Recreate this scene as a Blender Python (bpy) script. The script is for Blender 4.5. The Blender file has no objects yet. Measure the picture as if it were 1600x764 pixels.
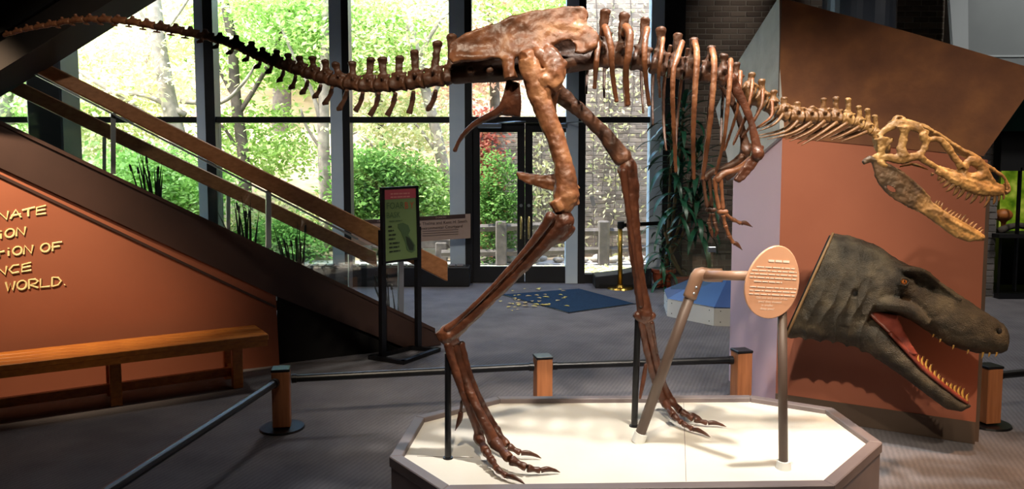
import bpy, bmesh, math, random
import numpy as np
from mathutils import Vector, Matrix, noise
from mathutils.bvhtree import BVHTree
random.seed(7); rng = np.random.default_rng(11)
SC = bpy.context.scene
COL = SC.collection
V = Vector

# ------------------------------------------------------------------ camera
F = 1200.0; PITCH = math.radians(4.3); SHY = -34/1600; CAMZ = 1.6
cam = bpy.data.cameras.new('camera'); camo = bpy.data.objects.new('camera', cam); COL.objects.link(camo)
cam.sensor_width = 36; cam.lens = 36*F/1600; cam.shift_y = SHY
cam.clip_start = .05; cam.clip_end = 300
camo.location = (0, 0, CAMZ); camo.rotation_euler = (math.pi/2-PITCH, 0, 0)
SC.camera = camo

# ------------------------------------------------------------------ world, sun, gallery lamps, added fill lamps, exposure
SC.view_settings.view_transform = 'Standard'; SC.view_settings.look = 'None'
SC.view_settings.gamma = 1; SC.view_settings.use_curve_mapping = False
SC.view_settings.exposure = 0.75
W = bpy.data.worlds.new('sky'); SC.world = W; W.use_nodes = True
nt = W.node_tree; bg = nt.nodes['Background']
sky = nt.nodes.new('ShaderNodeTexSky'); sky.sky_type = 'NISHITA'; sky.sun_disc = False
sky.sun_elevation = math.radians(48); sky.sun_rotation = math.radians(200); sky.air_density = 1.2; sky.dust_density = 2.0
nt.links.new(sky.outputs[0], bg.inputs[0]); bg.inputs[1].default_value = 1.15

def lamp(name, kind, loc, target, energy, color, **kw):
    l = bpy.data.lights.new(name, kind); l.energy = energy; l.color = color
    for k, v in kw.items(): setattr(l, k, v)
    o = bpy.data.objects.new(name, l); COL.objects.link(o); o.location = loc
    o.rotation_euler = (V(target)-V(loc)).to_track_quat('-Z', 'Y').to_euler()
    return o
lamp('sun', 'SUN', (-22, -4, 34), (0, 0, 0), 8.5, (1, .95, .86), angle=math.radians(1.2))
WARM = (1, .84, .64)
lamp('spot_pelvis', 'SPOT', (-.25, .55, 4.35), (.30, 3.5, 1.95), 400, WARM, spot_size=math.radians(44), spot_blend=.6, shadow_soft_size=.06)
lamp('spot_ribs', 'SPOT', (1.5, .35, 4.3), (1.15, 3.5, 1.55), 170, WARM, spot_size=math.radians(40), spot_blend=.7, shadow_soft_size=.06)
lamp('spot_tail', 'SPOT', (-1.3, 1.3, 4.4), (-2.25, 4.2, 2.45), 120, WARM, spot_size=math.radians(24), spot_blend=.8, shadow_soft_size=.06)
lamp('spot_skull', 'SPOT', (2.3, .5, 4.3), (2.0, 3.75, 1.45), 270, WARM, spot_size=math.radians(38), spot_blend=.7, shadow_soft_size=.06)
lamp('spot_platform', 'SPOT', (1.15, 2.9, 4.6), (.9, 3.6, .3), 560, (1, .93, .84), spot_size=math.radians(46), spot_blend=.5, shadow_soft_size=.08)
lamp('spot_text', 'SPOT', (-3.55, 4.1, 3.2), (-3.30, 5.28, 1.05), 420, (1, .74, .48), spot_size=math.radians(42), spot_blend=1.0, shadow_soft_size=.05)
for i, (x, y) in enumerate(((-5.5, 8.2), (-1.2, 7.8), (3.2, 7.4), (6.4, 6.5), (4.9, 2.2))):     # unseen fill lamps added overhead to lift the dark interior
    lamp('fill_overhead_%d' % (i+1), 'SPOT', (x, y, 4.8), (x, y, 0), 165 if y > 7 else 75, (1, .93, .84) if y > 3 else (1, .68, .42), spot_size=math.radians(125), spot_blend=.8, shadow_soft_size=.3)
lamp('fill_wall_1', 'SPOT', (3.9, 8.9, 4.75), (3.9, 10.9, 3.0), 80, (1, .90, .78), spot_size=math.radians(84), spot_blend=.8, shadow_soft_size=.12)  # added fill lamp, brightens the indoor brick
lamp('fill_wall_2', 'SPOT', (6.2, 7.0, 4.75), (6.2, 8.6, 3.1), 130, (1, .95, .9), spot_size=math.radians(100), spot_blend=.8, shadow_soft_size=.12)  # added fill lamp, brightens the grey panel
lamp('spot_floor', 'SPOT', (2.7, 2.5, 4.6), (2.35, 3.35, 0), 520, (1, .52, .25), spot_size=math.radians(34), spot_blend=.9, shadow_soft_size=.06)

# ------------------------------------------------------------------ projection helpers (photo pixel -> point at a real distance)
cp, sp = math.cos(PITCH), math.sin(PITCH)
FV = V((0, cp, -sp)); UV = V((0, sp, cp)); RV = V((1, 0, 0)); CP = V((0, 0, CAMZ))
PYC = 382 + SHY*1600
def ray(px, py): return FV + RV*((px-800)/F) + UV*((PYC-py)/F)
def P(px, py, Y): d = ray(px, py); return CP + d*(Y/d.y)
def G(px, py, z=0.0): d = ray(px, py); return CP + d*((z-CAMZ)/d.z)
def PL(px, py, A, B):
    d = ray(px, py); n = V((B[1]-A[1], A[0]-B[0], 0))
    return CP + d*((V((A[0], A[1], 0))-V((0, 0, 0))).dot(n)/d.dot(n))
def proj(v):
    q = V(v)-CP; d = q.dot(FV); return 800+F*q.x/d, PYC-F*q.dot(UV)/d

# ------------------------------------------------------------------ materials
def lin(c):
    if isinstance(c, str):
        c = c.lstrip('#'); c = [int(c[i:i+2], 16)/255 for i in (0, 2, 4)]
    return tuple(x/12.92 if x <= .04045 else ((x+.055)/1.055)**2.4 for x in c)+(1,)
MATS = {}
def M(name, c1, c2=None, rough=.6, metal=0, scale=8, bump=0, bscale=None, spec=.5, c3=None, detail=5, island=0, coat=0, emit=0):
    if name in MATS: return MATS[name]
    m = bpy.data.materials.new(name); m.use_nodes = True; t = m.node_tree; b = t.nodes['Principled BSDF']
    b.inputs['Roughness'].default_value = rough; b.inputs['Metallic'].default_value = metal
    b.inputs['Specular IOR Level'].default_value = spec; b.inputs['Coat Weight'].default_value = coat
    tc = t.nodes.new('ShaderNodeTexCoord')
    if c2 is not None:
        n = t.nodes.new('ShaderNodeTexNoise'); n.inputs['Scale'].default_value = scale; n.inputs['Detail'].default_value = detail
        t.links.new(tc.outputs['Object'], n.inputs['Vector'])
        r = t.nodes.new('ShaderNodeValToRGB'); e = r.color_ramp.elements
        e[0].position = .32; e[0].color = lin(c1); e[1].position = .68; e[1].color = lin(c2)
        if c3: k = e.new(.5); k.color = lin(c3)
        if island:
            g = t.nodes.new('ShaderNodeNewGeometry'); t.links.new(g.outputs['Random Per Island'], r.inputs[0])
            e[0].position = 0; e[-1].position = 1
        elif island == 0: t.links.new(n.outputs['Fac'], r.inputs[0])
        t.links.new(r.outputs[0], b.inputs['Base Color'])
    else: b.inputs['Base Color'].default_value = lin(c1)
    if bump:
        n2 = t.nodes.new('ShaderNodeTexNoise'); n2.inputs['Scale'].default_value = bscale or scale*4; n2.inputs['Detail'].default_value = 6
        t.links.new(tc.outputs['Object'], n2.inputs['Vector'])
        bp = t.nodes.new('ShaderNodeBump'); bp.inputs['Strength'].default_value = bump; bp.inputs['Distance'].default_value = .01
        t.links.new(n2.outputs['Fac'], bp.inputs['Height']); t.links.new(bp.outputs[0], b.inputs['Normal'])
    if emit:
        b.inputs['Emission Strength'].default_value = emit
        if c2 is not None: t.links.new(r.outputs[0], b.inputs['Emission Color'])
        else: b.inputs['Emission Color'].default_value = lin(c1)
    MATS[name] = m; return m
def glassmat(name, tint=(1, 1, 1, 1), refl=.06):
    m = bpy.data.materials.new(name); m.use_nodes = True; t = m.node_tree; t.nodes.remove(t.nodes['Principled BSDF'])
    a = t.nodes.new('ShaderNodeBsdfTransparent'); a.inputs[0].default_value = tint
    g = t.nodes.new('ShaderNodeBsdfGlossy'); g.inputs['Roughness'].default_value = .02; g.inputs[0].default_value = (1, 1, 1, 1)
    x = t.nodes.new('ShaderNodeMixShader'); x.inputs[0].default_value = refl
    t.links.new(a.outputs[0], x.inputs[1]); t.links.new(g.outputs[0], x.inputs[2])
    t.links.new(x.outputs[0], t.nodes['Material Output'].inputs[0]); MATS[name] = m; return m
def leafmat(name, cols, trans=.5):
    m = bpy.data.materials.new(name); m.use_nodes = True; t = m.node_tree; t.nodes.remove(t.nodes['Principled BSDF'])
    g = t.nodes.new('ShaderNodeNewGeometry'); r = t.nodes.new('ShaderNodeValToRGB'); e = r.color_ramp.elements
    e[0].color = lin(cols[0]); e[1].color = lin(cols[-1])
    for i, c in enumerate(cols[1:-1]): k = e.new((i+1)/(len(cols)-1)); k.color = lin(c)
    t.links.new(g.outputs['Random Per Island'], r.inputs[0])
    d = t.nodes.new('ShaderNodeBsdfDiffuse'); tr = t.nodes.new('ShaderNodeBsdfTranslucent'); x = t.nodes.new('ShaderNodeMixShader'); x.inputs[0].default_value = trans
    t.links.new(r.outputs[0], d.inputs[0]); t.links.new(r.outputs[0], tr.inputs[0])
    t.links.new(d.outputs[0], x.inputs[1]); t.links.new(tr.outputs[0], x.inputs[2])
    t.links.new(x.outputs[0], t.nodes['Material Output'].inputs[0]); MATS[name] = m; return m

def carpet_mat():
    m = M('carpet', '#68676c', '#7c7a7f', rough=.95, scale=3, spec=.1); t = m.node_tree; b = t.nodes['Principled BSDF']
    tc = t.nodes.new('ShaderNodeTexCoord'); mp = t.nodes.new('ShaderNodeMapping'); mp.inputs['Rotation'].default_value = (0, 0, math.radians(20))
    t.links.new(tc.outputs['Object'], mp.inputs[0])
    w = t.nodes.new('ShaderNodeTexWave'); w.inputs['Scale'].default_value = 11; w.inputs['Distortion'].default_value = 2.0
    w.inputs['Detail'].default_value = 2; w.inputs['Detail Scale'].default_value = 3
    v = t.nodes.new('ShaderNodeTexNoise'); v.inputs['Scale'].default_value = 160
    t.links.new(mp.outputs[0], w.inputs['Vector']); t.links.new(mp.outputs[0], v.inputs['Vector'])
    mul = t.nodes.new('ShaderNodeMixRGB'); mul.blend_type = 'MULTIPLY'; mul.inputs[0].default_value = .55
    ramp = t.nodes.new('ShaderNodeValToRGB'); ramp.color_ramp.elements[0].color = (.45, .44, .44, 1); ramp.color_ramp.elements[1].color = (1, .98, .96, 1)
    add = t.nodes.new('ShaderNodeMath'); add.operation = 'ADD'
    sc = t.nodes.new('ShaderNodeMath'); sc.operation = 'MULTIPLY'; sc.inputs[1].default_value = .5
    t.links.new(w.outputs['Fac'], sc.inputs[0]); 
    sc2 = t.nodes.new('ShaderNodeMath'); sc2.operation = 'MULTIPLY'; sc2.inputs[1].default_value = .6
    t.links.new(v.outputs['Fac'], sc2.inputs[0]); t.links.new(sc.outputs[0], add.inputs[0]); t.links.new(sc2.outputs[0], add.inputs[1])
    t.links.new(add.outputs[0], ramp.inputs[0])
    src = b.inputs['Base Color'].links[0].from_socket
    t.links.new(src, mul.inputs[1]); t.links.new(ramp.outputs[0], mul.inputs[2]); t.links.new(mul.outputs[0], b.inputs['Base Color'])
    bp = t.nodes.new('ShaderNodeBump'); bp.inputs['Strength'].default_value = .5; bp.inputs['Distance'].default_value = .006
    t.links.new(add.outputs[0], bp.inputs['Height']); t.links.new(bp.outputs[0], b.inputs['Normal'])
    return m
def wood_mat(name, c1, c2, rough=.45, scale=3, axis=(1, 14, 14), rot=0):
    m = M(name, c1, c2, rough=rough, scale=scale); t = m.node_tree
    n = [x for x in t.nodes if x.type == 'TEX_NOISE'][0]; tc = [x for x in t.nodes if x.type == 'TEX_COORD'][0]
    mp = t.nodes.new('ShaderNodeMapping'); mp.inputs['Scale'].default_value = axis; mp.inputs['Rotation'].default_value = (0, 0, rot)
    t.links.new(tc.outputs['Object'], mp.inputs[0]); t.links.new(mp.outputs[0], n.inputs['Vector'])
    return m

# ------------------------------------------------------------------ mesh building
class MB:
    def __init__(s): s.v = []; s.f = []
    def add(s, vs, fs):
        o = len(s.v); s.v += [tuple(p) for p in vs]; s.f += [tuple(i+o for i in f) for f in fs]; return s
    def box(s, a, b):
        x0, y0, z0 = [min(p) for p in zip(a, b)]; x1, y1, z1 = [max(p) for p in zip(a, b)]
        return s.add([(x0,y0,z0),(x1,y0,z0),(x1,y1,z0),(x0,y1,z0),(x0,y0,z1),(x1,y0,z1),(x1,y1,z1),(x0,y1,z1)],
                     [(0,3,2,1),(4,5,6,7),(0,1,5,4),(1,2,6,5),(2,3,7,6),(3,0,4,7)])
    def obox(s, c, ax, ay, az):      # centre and three half-axis vectors
        c, ax, ay, az = map(V, (c, ax, ay, az))
        vs = [c+i*ax+j*ay+k*az for k in (-1, 1) for i, j in ((-1,-1),(1,-1),(1,1),(-1,1))]
        return s.add(vs, [(0,3,2,1),(4,5,6,7),(0,1,5,4),(1,2,6,5),(2,3,7,6),(3,0,4,7)])
    def prism(s, pts, off):          # planar polygon pushed along off
        n = len(pts); off = V(off); pts = [V(p) for p in pts]
        return s.add(pts+[p+off for p in pts], [tuple(range(n))[::-1], tuple(range(n, 2*n))]+[(i, (i+1)%n, n+(i+1)%n, n+i) for i in range(n)])
    def frustum(s, c, r0, r1, z0, z1, seg=24, rot=0):
        vs = []
        for r, z in ((r0, z0), (r1, z1)):
            for i in range(seg):
                a = rot+2*math.pi*i/seg; vs.append((c[0]+r*math.cos(a), c[1]+r*math.sin(a), z))
        return s.add(vs, [tuple(range(seg))[::-1], tuple(range(seg, 2*seg))]+[(i, (i+1)%seg, seg+(i+1)%seg, seg+i) for i in range(seg)])
    def tube(s, pts, rad, seg=10, sub=0, flat=1.0, ref=(0, 1, 0), caps=True):
        """smooth tube through points; rad number or list; flat squeezes it along ref"""
        pts = [V(p) for p in pts]; n = len(pts)
        rad = [rad]*n if isinstance(rad, (int, float)) else list(rad)
        if sub and n > 2:
            P2, R2 = [], []
            for i in range(n-1):
                p0, p1, p2, p3 = pts[max(i-1, 0)], pts[i], pts[i+1], pts[min(i+2, n-1)]
                for k in range(sub):
                    t = k/sub
                    P2.append(.5*((2*p1)+(p2-p0)*t+(2*p0-5*p1+4*p2-p3)*t*t+(3*p1-p0-3*p2+p3)*t**3)); 
                    u = t*t*(3-2*t); R2.append(rad[i]*(1-u)+rad[i+1]*u)
            P2.append(pts[-1]); R2.append(rad[-1]); pts, rad = P2, R2; n = len(pts)
        ref = V(ref); vs, fs = [], []
        for i in range(n):
            t = (pts[min(i+1, n-1)]-pts[max(i-1, 0)]).normalized()
            b = ref-t*ref.dot(t)
            if b.length < .05: b = V((1, .3, .2))-t*V((1, .3, .2)).dot(t)
            b.normalize(); a = b.cross(t)
            for k in range(seg):
                q = 2*math.pi*k/seg; vs.append(pts[i]+a*rad[i]*math.cos(q)+b*rad[i]*flat*math.sin(q))
        for i in range(n-1):
            for k in range(seg):
                k2 = (k+1)%seg; fs.append((i*seg+k, i*seg+k2, (i+1)*seg+k2, (i+1)*seg+k))
        if caps: fs += [tuple(range(seg))[::-1], tuple(range((n-1)*seg, n*seg))]
        return s.add(vs, fs)
    def loft(s, rings):
        n = len(rings[0]); vs = [p for r in rings for p in r]; m = len(rings); fs = []
        for i in range(m-1):
            for k in range(n): fs.append((i*n+k, i*n+(k+1)%n, (i+1)*n+(k+1)%n, (i+1)*n+k))
        fs += [tuple(range(n))[::-1], tuple(range((m-1)*n, m*n))]
        return s.add(vs, fs)
    def ball(s, c, r, sc=(1, 1, 1), seg=12, rings=7):
        c = V(c); vs = [c+V((0, 0, r*sc[2]))]; fs = []
        for i in range(1, rings):
            ph = math.pi*i/rings
            for k in range(seg):
                a = 2*math.pi*k/seg; vs.append(c+V((r*sc[0]*math.sin(ph)*math.cos(a), r*sc[1]*math.sin(ph)*math.sin(a), r*sc[2]*math.cos(ph))))
        vs.append(c-V((0, 0, r*sc[2]))); last = len(vs)-1
        for k in range(seg): fs.append((0, 1+k, 1+(k+1)%seg))
        for i in range(rings-2):
            for k in range(seg): fs.append((1+i*seg+k, 1+(i+1)*seg+k, 1+(i+1)*seg+(k+1)%seg, 1+i*seg+(k+1)%seg))
        o = 1+(rings-2)*seg
        for k in range(seg): fs.append((o+k, last, o+(k+1)%seg))
        return s.add(vs, fs)
    def mesh(s, name, smooth=False):
        me = bpy.data.meshes.new(name); me.from_pydata(s.v, [], s.f)
        bm = bmesh.new(); bm.from_mesh(me); bmesh.ops.recalc_face_normals(bm, faces=bm.faces); bm.to_mesh(me); bm.free()
        if smooth: me.shade_smooth()
        return me

TS = bpy.data.scenes.new('workshop')
def evaluated(ob):
    TS.collection.objects.link(ob); vl = TS.view_layers[0]; vl.update(); dg = vl.depsgraph
    me = bpy.data.meshes.new_from_object(ob.evaluated_get(dg)); d = ob.data
    bpy.data.objects.remove(ob)
    (bpy.data.meshes if isinstance(d, bpy.types.Mesh) else bpy.data.curves).remove(d)
    return me
def organic(mb, voxel, smooth=4, amp=0, freq=18, func=None, cut=None):
    """fuse the shapes of mb into one continuous smooth surface, then roughen it like bone or hide"""
    ob = bpy.data.objects.new('fuse', mb.mesh('fuse'))
    r = ob.modifiers.new('r', 'REMESH'); r.mode = 'VOXEL'; r.voxel_size = voxel
    if smooth: q = ob.modifiers.new('s', 'SMOOTH'); q.factor = .5; q.iterations = smooth
    me = evaluated(ob)
    if cut:                       # open a hole right through
        bm = bmesh.new(); bm.from_mesh(me); bmesh.ops.delete(bm, geom=[v for v in bm.verts if cut(v.co)], context='VERTS'); bm.to_mesh(me); bm.free()
    if amp or func:
        nrm = [v.normal.copy() for v in me.vertices]
        for v, n in zip(me.vertices, nrm):
            d = 0
            if amp: c = v.co*freq; d = amp*(noise.noise(c)+.6*noise.noise(c*2.3)-.7*max(0, .35-abs(noise.noise(c*1.4+V((3, 7, 1))))))
            if func: d += func(v.co, n)
            v.co += n*d
    me.shade_smooth(); me.update()
    return me
def text_mesh(body, size, o, u, v, align='LEFT', depth=.001, space=1.0, shear=0):
    c = bpy.data.curves.new('t', 'FONT'); c.body = body; c.size = size; c.extrude = 0; c.align_x = align; c.resolution_u = 2
    c.space_line = space; c.shear = shear
    me = evaluated(bpy.data.objects.new('t', c)); o, u, v = V(o), V(u).normalized(), V(v).normalized(); n = u.cross(v)
    for p in me.vertices: p.co = o+u*p.co.x+v*p.co.y+n*depth
    return me

# ------------------------------------------------------------------ scene objects
WL = {}
def _mesh(name, mb, smooth): return mb.mesh(name, smooth) if isinstance(mb, MB) else mb
def link(name, mb, mat, parent=None, smooth=False, bevel=0):
    me = _mesh(name, mb, smooth); me.name = name
    co = np.empty(len(me.vertices)*3); me.vertices.foreach_get('co', co); co = co.reshape(-1, 3)
    lo, hi = co.min(0), co.max(0); o = V(((lo[0]+hi[0])/2, (lo[1]+hi[1])/2, lo[2]))
    me.transform(Matrix.Translation(-o))
    if bevel:
        bm = bmesh.new(); bm.from_mesh(me)
        es = [e for e in bm.edges if len(e.link_faces) == 2 and e.calc_face_angle(0) > .6]
        bmesh.ops.bevel(bm, geom=es, offset=bevel, segments=1, affect='EDGES', clamp_overlap=True); bm.to_mesh(me); bm.free()
    me.materials.clear()
    for m in (mat if isinstance(mat, (list, tuple)) else [mat]): me.materials.append(MATS[m] if isinstance(m, str) else m)
    ob = bpy.data.objects.new(name, me); COL.objects.link(ob); WL[ob.name] = o
    if parent is not None: ob.parent = parent; ob.location = o-WL[parent.name]
    else: ob.location = o
    return ob
def instance(name, me, mw, parent=None):
    ob = bpy.data.objects.new(name, me); COL.objects.link(ob); WL[ob.name] = mw.translation.copy()
    if parent is not None: ob.parent = parent; ob.matrix_basis = Matrix.Translation(-WL[parent.name]) @ mw
    else: ob.matrix_basis = mw
    return ob
def tag(o, label, cat, group=None, kind=None):
    if label: o['label'] = label
    if cat: o['category'] = cat
    if group: o['group'] = group
    if kind: o['kind'] = kind
    return o
def thing(name, label, cat, loc, group=None, kind=None):
    o = bpy.data.objects.new(name, None); o.empty_display_size = .1; COL.objects.link(o); o.location = loc; WL[o.name] = V(loc)
    return tag(o, label, cat, group, kind)
def struct(name, mb, mat, label=None, cat=None, **k):
    o = link(name, mb, mat, **k); o['kind'] = 'structure'
    return tag(o, label, cat)
# ================================================================== MATERIALS
carpet_mat(); glassmat('window_glass', (.97, .985, .98, 1), .05); glassmat('case_glass', (.84, .92, .88, 1), .15)
glassmat('rail_glass', (.90, .95, .94, 1), .07)
M('dark_frame', '#16171a', '#1f2023', rough=.45, scale=5)
M('blue_aluminium', '#c3d6e8', '#d0e0ee', rough=.5, metal=.0, scale=3)
M('dark_wall', '#33302e', '#2a2826', rough=.9, scale=2)
M('ceiling_paint', '#3b3a39', rough=.9)
M('stringer_brown', '#3a2722', '#46302a', rough=.55, scale=2)
M('orange_wall', '#9c5a40', '#a36146', rough=.75, scale=1.5)
M('black_metal', '#0c0d10', '#15161a', rough=.35, scale=9)
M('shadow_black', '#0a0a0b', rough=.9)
wood_mat('rail_wood', '#94633f', '#b07b52', rough=.4)
wood_mat('bench_wood', '#a8622a', '#c98238', rough=.33)
wood_mat('post_wood', '#a2643e', '#c07c50', rough=.5, axis=(14, 14, 1))
M('steel', '#aab4bd', rough=.3, metal=.8)
M('brass', '#b08d3c', '#c4a24e', rough=.28, metal=.9, scale=6)
M('pull_brass', '#c9b27a', rough=.25, metal=.8)
M('lilac_wall', '#e3c6d6', '#dabdce', rough=.7, scale=1.2)
M('kiosk_orange', '#ad6950', '#a36049', rough=.55, scale=1.6)
M('kiosk_brown', '#6b4430', '#8f5f3c', rough=.75, scale=5, c3='#7a4f35', detail=9, bump=.15, bscale=40)
M('kiosk_grey', '#aeb2b4', '#c6c9c9', rough=.8, scale=7, detail=9, bump=.2, bscale=40)
M('kick_brown', '#54443a', '#5f4f43', rough=.6, scale=3)
M('rim_taupe', '#6a5f60', '#776c6b', rough=.55, scale=4)
M('sand_white', '#d8d2c6', '#e2ddd2', rough=.9, scale=2.2, bump=.25, bscale=14)
M('grey_panel', '#6d7476', '#787f80', rough=.8, scale=1.2)
M('grey_panel_light', '#9aa2a5', rough=.7)
M('mat_blue', '#1c3047', '#253c57', rough=.95, scale=60, spec=.1)
M('terracotta', '#9a4a2e', '#ab573a', rough=.8, scale=8)
M('base_white', '#d9dcdc', '#e6e8e6', rough=.45, scale=3)
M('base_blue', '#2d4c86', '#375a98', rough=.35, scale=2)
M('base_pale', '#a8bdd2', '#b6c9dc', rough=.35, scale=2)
M('stone', '#8b8379', '#a59c90', rough=.9, scale=6, bump=.3)
M('fence_wood', '#4e4844', '#6a625c', rough=.9, scale=9, bump=.3)
M('bark', '#6d665c', '#a09787', rough=.9, scale=7, bump=.5, c3='#857c6f')
M('bark_dark', '#3c352f', '#5b5148', rough=.9, scale=9, bump=.4)
M('mortar', '#978f85', rough=.95)
M('mortar_dark', '#a39b90', rough=.95)
M('paving', '#a39c95', '#b8b1a8', rough=.95, scale=3, bump=.2)
M('litter', '#8f7a5e', '#7f8550', rough=1, scale=1.6, c3='#a58c74', detail=12, bump=.6, bscale=9)
M('sign_tan', '#b59a8a', '#bda394', rough=.6, scale=2)
M('sign_brown', '#4b3630', rough=.6)
M('ink_dark', '#3a2c2a', rough=.7)
M('ink_grey', '#77655c', rough=.7)
def brickmat(name, cols):
    m = M(name, cols[0], cols[1], rough=.85, scale=30, island=0, bump=.3, bscale=60); t = m.node_tree; b = t.nodes['Principled BSDF']
    r = [x for x in t.nodes if x.type == 'VALTORGB'][0]; e = r.color_ramp.elements
    e[0].position = 0; e[1].position = 1
    for i, c in enumerate(cols[2:]): k = e.new((i+1)/(len(cols)-1)); k.color = lin(c)
    g = t.nodes.new('ShaderNodeNewGeometry'); oi = t.nodes.new('ShaderNodeObjectInfo'); a = t.nodes.new('ShaderNodeMath'); a.operation = 'ADD'
    f = t.nodes.new('ShaderNodeMath'); f.operation = 'FRACT'
    t.links.new(g.outputs['Random Per Island'], a.inputs[0]); t.links.new(oi.outputs['Random'], a.inputs[1]); t.links.new(a.outputs[0], f.inputs[0]); t.links.new(f.outputs[0], r.inputs[0])
brickmat('brick_brown', ['#75665b', '#83746a', '#695b51', '#8d7e72'])
brickmat('brick_tan', ['#786d62', '#857a6e', '#6c6258', '#8d8277'])
brickmat('brick_grey', ['#6f6a67', '#7d7773', '#64605d', '#857e7a'])

# ================================================================== ROOM SHELL
YW = G(820, 441).y                       # the glazed wall
CEIL = 4.9
XL, XR, YB = -9.0, 9.0, -4.0
struct('floor', MB().box((XL, YB, -.1), (XR, YW+.12, 0)), 'carpet', 'grey ribbed carpet covering the whole museum floor', 'floor')
struct('ceiling', MB().box((XL, YB, CEIL), (XR, YW+.3, CEIL+.15)), 'ceiling_paint', 'dark painted ceiling high above the gallery', 'ceiling')
struct('wall_back', MB().box((XL, YB-.15, 0), (XR, YB, CEIL)), 'dark_wall', 'dark gallery wall behind the viewer', 'wall')
struct('wall_left', MB().box((XL-.15, YB, 0), (XL, YW+.2, CEIL)), 'dark_wall', 'dark gallery wall beyond the staircase', 'wall')
struct('wall_right', MB().box((XR, YB, 0), (XR+.15, YW+.2, CEIL)), 'dark_wall', 'dark gallery wall beyond the brick pillar', 'wall')

def wx(px, py=190): return P(px, py, YW).x
ZT0, ZT1 = P(600, 192, YW).z, P(600, 183, YW).z     # transom
SILL = .12
# mullions: blue-grey aluminium face, shade of its side painted as a dark box
mull = [(-260, -232, -215), (312, 326, 341), (519, 538, 549), (703, 727, 738), (884, 903, 914), (1014, 1034, 1066)]
names = ['beside the upper flight', 'behind the thin end of the tail', 'behind the middle of the tail', 'left of the glass doors', 'right of the glass doors', 'at the brick corner']
for i, (a, b, c) in enumerate(mull):
    o = thing('trim_%d' % (i+1), 'tall blue grey window mullion with its shaded side coloured dark '+names[i], 'mullion', (wx(b), YW, 0), kind='structure')
    link('mullion_face', MB().box((wx(a), YW-.10, 0), (wx(b), YW+.10, CEIL)), 'blue_aluminium', o)
    link('mullion_shade', MB().box((wx(b), YW-.11, 0), (wx(c), YW+.10, CEIL)), 'dark_frame', o)
bays = [(-215, 312, 'behind the stair rails'), (341, 519, 'behind the dark part of the tail'), (549, 703, 'with the tan courtyard sign'), (738, 884, 'above the glass doors'), (914, 1014, 'in front of the outdoor brick wall')]
for i, (a, b, d) in enumerate(bays):
    o = thing('window_%d' % (i+1), 'tall two-part glazed window '+d, 'window', (wx((a+b)/2), YW, 0), kind='structure')
    x0, x1 = wx(a), wx(b)
    link('transom', MB().box((x0, YW-.09, ZT0), (x1, YW+.06, ZT1)), 'dark_frame', o)
    link('pane', MB().box((x0, YW-.006, ZT1), (x1, YW+.006, CEIL)), 'window_glass', o)
    if i != 3:
        link('pane', MB().box((x0, YW-.006, SILL), (x1, YW+.006, ZT0)), 'window_glass', o)
        link('window_sill', MB().box((x0, YW-.09, 0), (x1, YW+.08, SILL)), 'dark_frame', o)
# solid dark column in the glass wall behind the stair
q = thing('trim_7', 'thick dark column standing at the window behind the stair', 'column', (wx(66), YW-.5, 0), kind='structure')
link('column_shaft', MB().box((P(40, 150, YW-.6).x, YW-.6, 0), (P(95, 150, YW-.6).x, YW-.15, CEIL)), 'dark_frame', q, bevel=.02)
link('base_plate', MB().box((P(34, 150, YW-.6).x, YW-.63, 0), (P(101, 150, YW-.6).x, YW-.12, .12)), 'dark_frame', q)

# glass double doors
def door(n, a, b, hinge_left, lab):
    x0, x1 = wx(a), wx(b); zt = ZT0-.005; o = thing('door_%d' % n, lab, 'door', ((x0+x1)/2, YW, 0), kind='structure'); st = .10
    link('door_stile', MB().box((x0, YW-.05, .01), (x0+st, YW+.03, zt)), 'dark_frame', o)
    link('door_stile', MB().box((x1-st, YW-.05, .01), (x1, YW+.03, zt)), 'dark_frame', o)
    link('top_rail', MB().box((x0+st, YW-.05, zt-.12), (x1-st, YW+.03, zt)), 'dark_frame', o)
    link('bottom_rail', MB().box((x0+st, YW-.05, .01), (x1-st, YW+.03, .22)), 'dark_frame', o)
    link('pane', MB().box((x0+st, YW-.012, .22), (x1-st, YW, zt-.12)), 'window_glass', o)
    hx = x1-st*.5 if hinge_left else x0+st*.5
    z0, z1 = P(820, 372, YW).z, P(820, 338, YW).z
    link('pull_handle', MB().tube([(hx, YW-.05, z0), (hx, YW-.11, z0), (hx, YW-.11, z1), (hx, YW-.05, z1)], .016, seg=8), 'pull_brass', o, smooth=True)
    link('door_lock', MB().tube([(hx, YW-.05, z1+.15), (hx, YW-.065, z1+.15)], .022, seg=12), 'steel', o)
    cx = (x0+x1)/2-(.12 if hinge_left else -.05)
    c = link('door_closer', MB().box((cx-.16, YW-.12, zt-.07), (cx+.16, YW-.05, zt-.005)), 'steel', o, bevel=.01)
    link('closer_arm', MB().tube([(cx+.1, YW-.09, zt), (cx+.34, YW-.2, zt+.01), (cx+.5, YW-.07, zt+.02)], .008, seg=6), 'steel', c)
door(1, 738, 820, True, 'dark framed glass door leaf beside the blue grey mullion')
door(2, 820.5, 902, False, 'dark framed glass door leaf beside the brick courtyard window')

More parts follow.
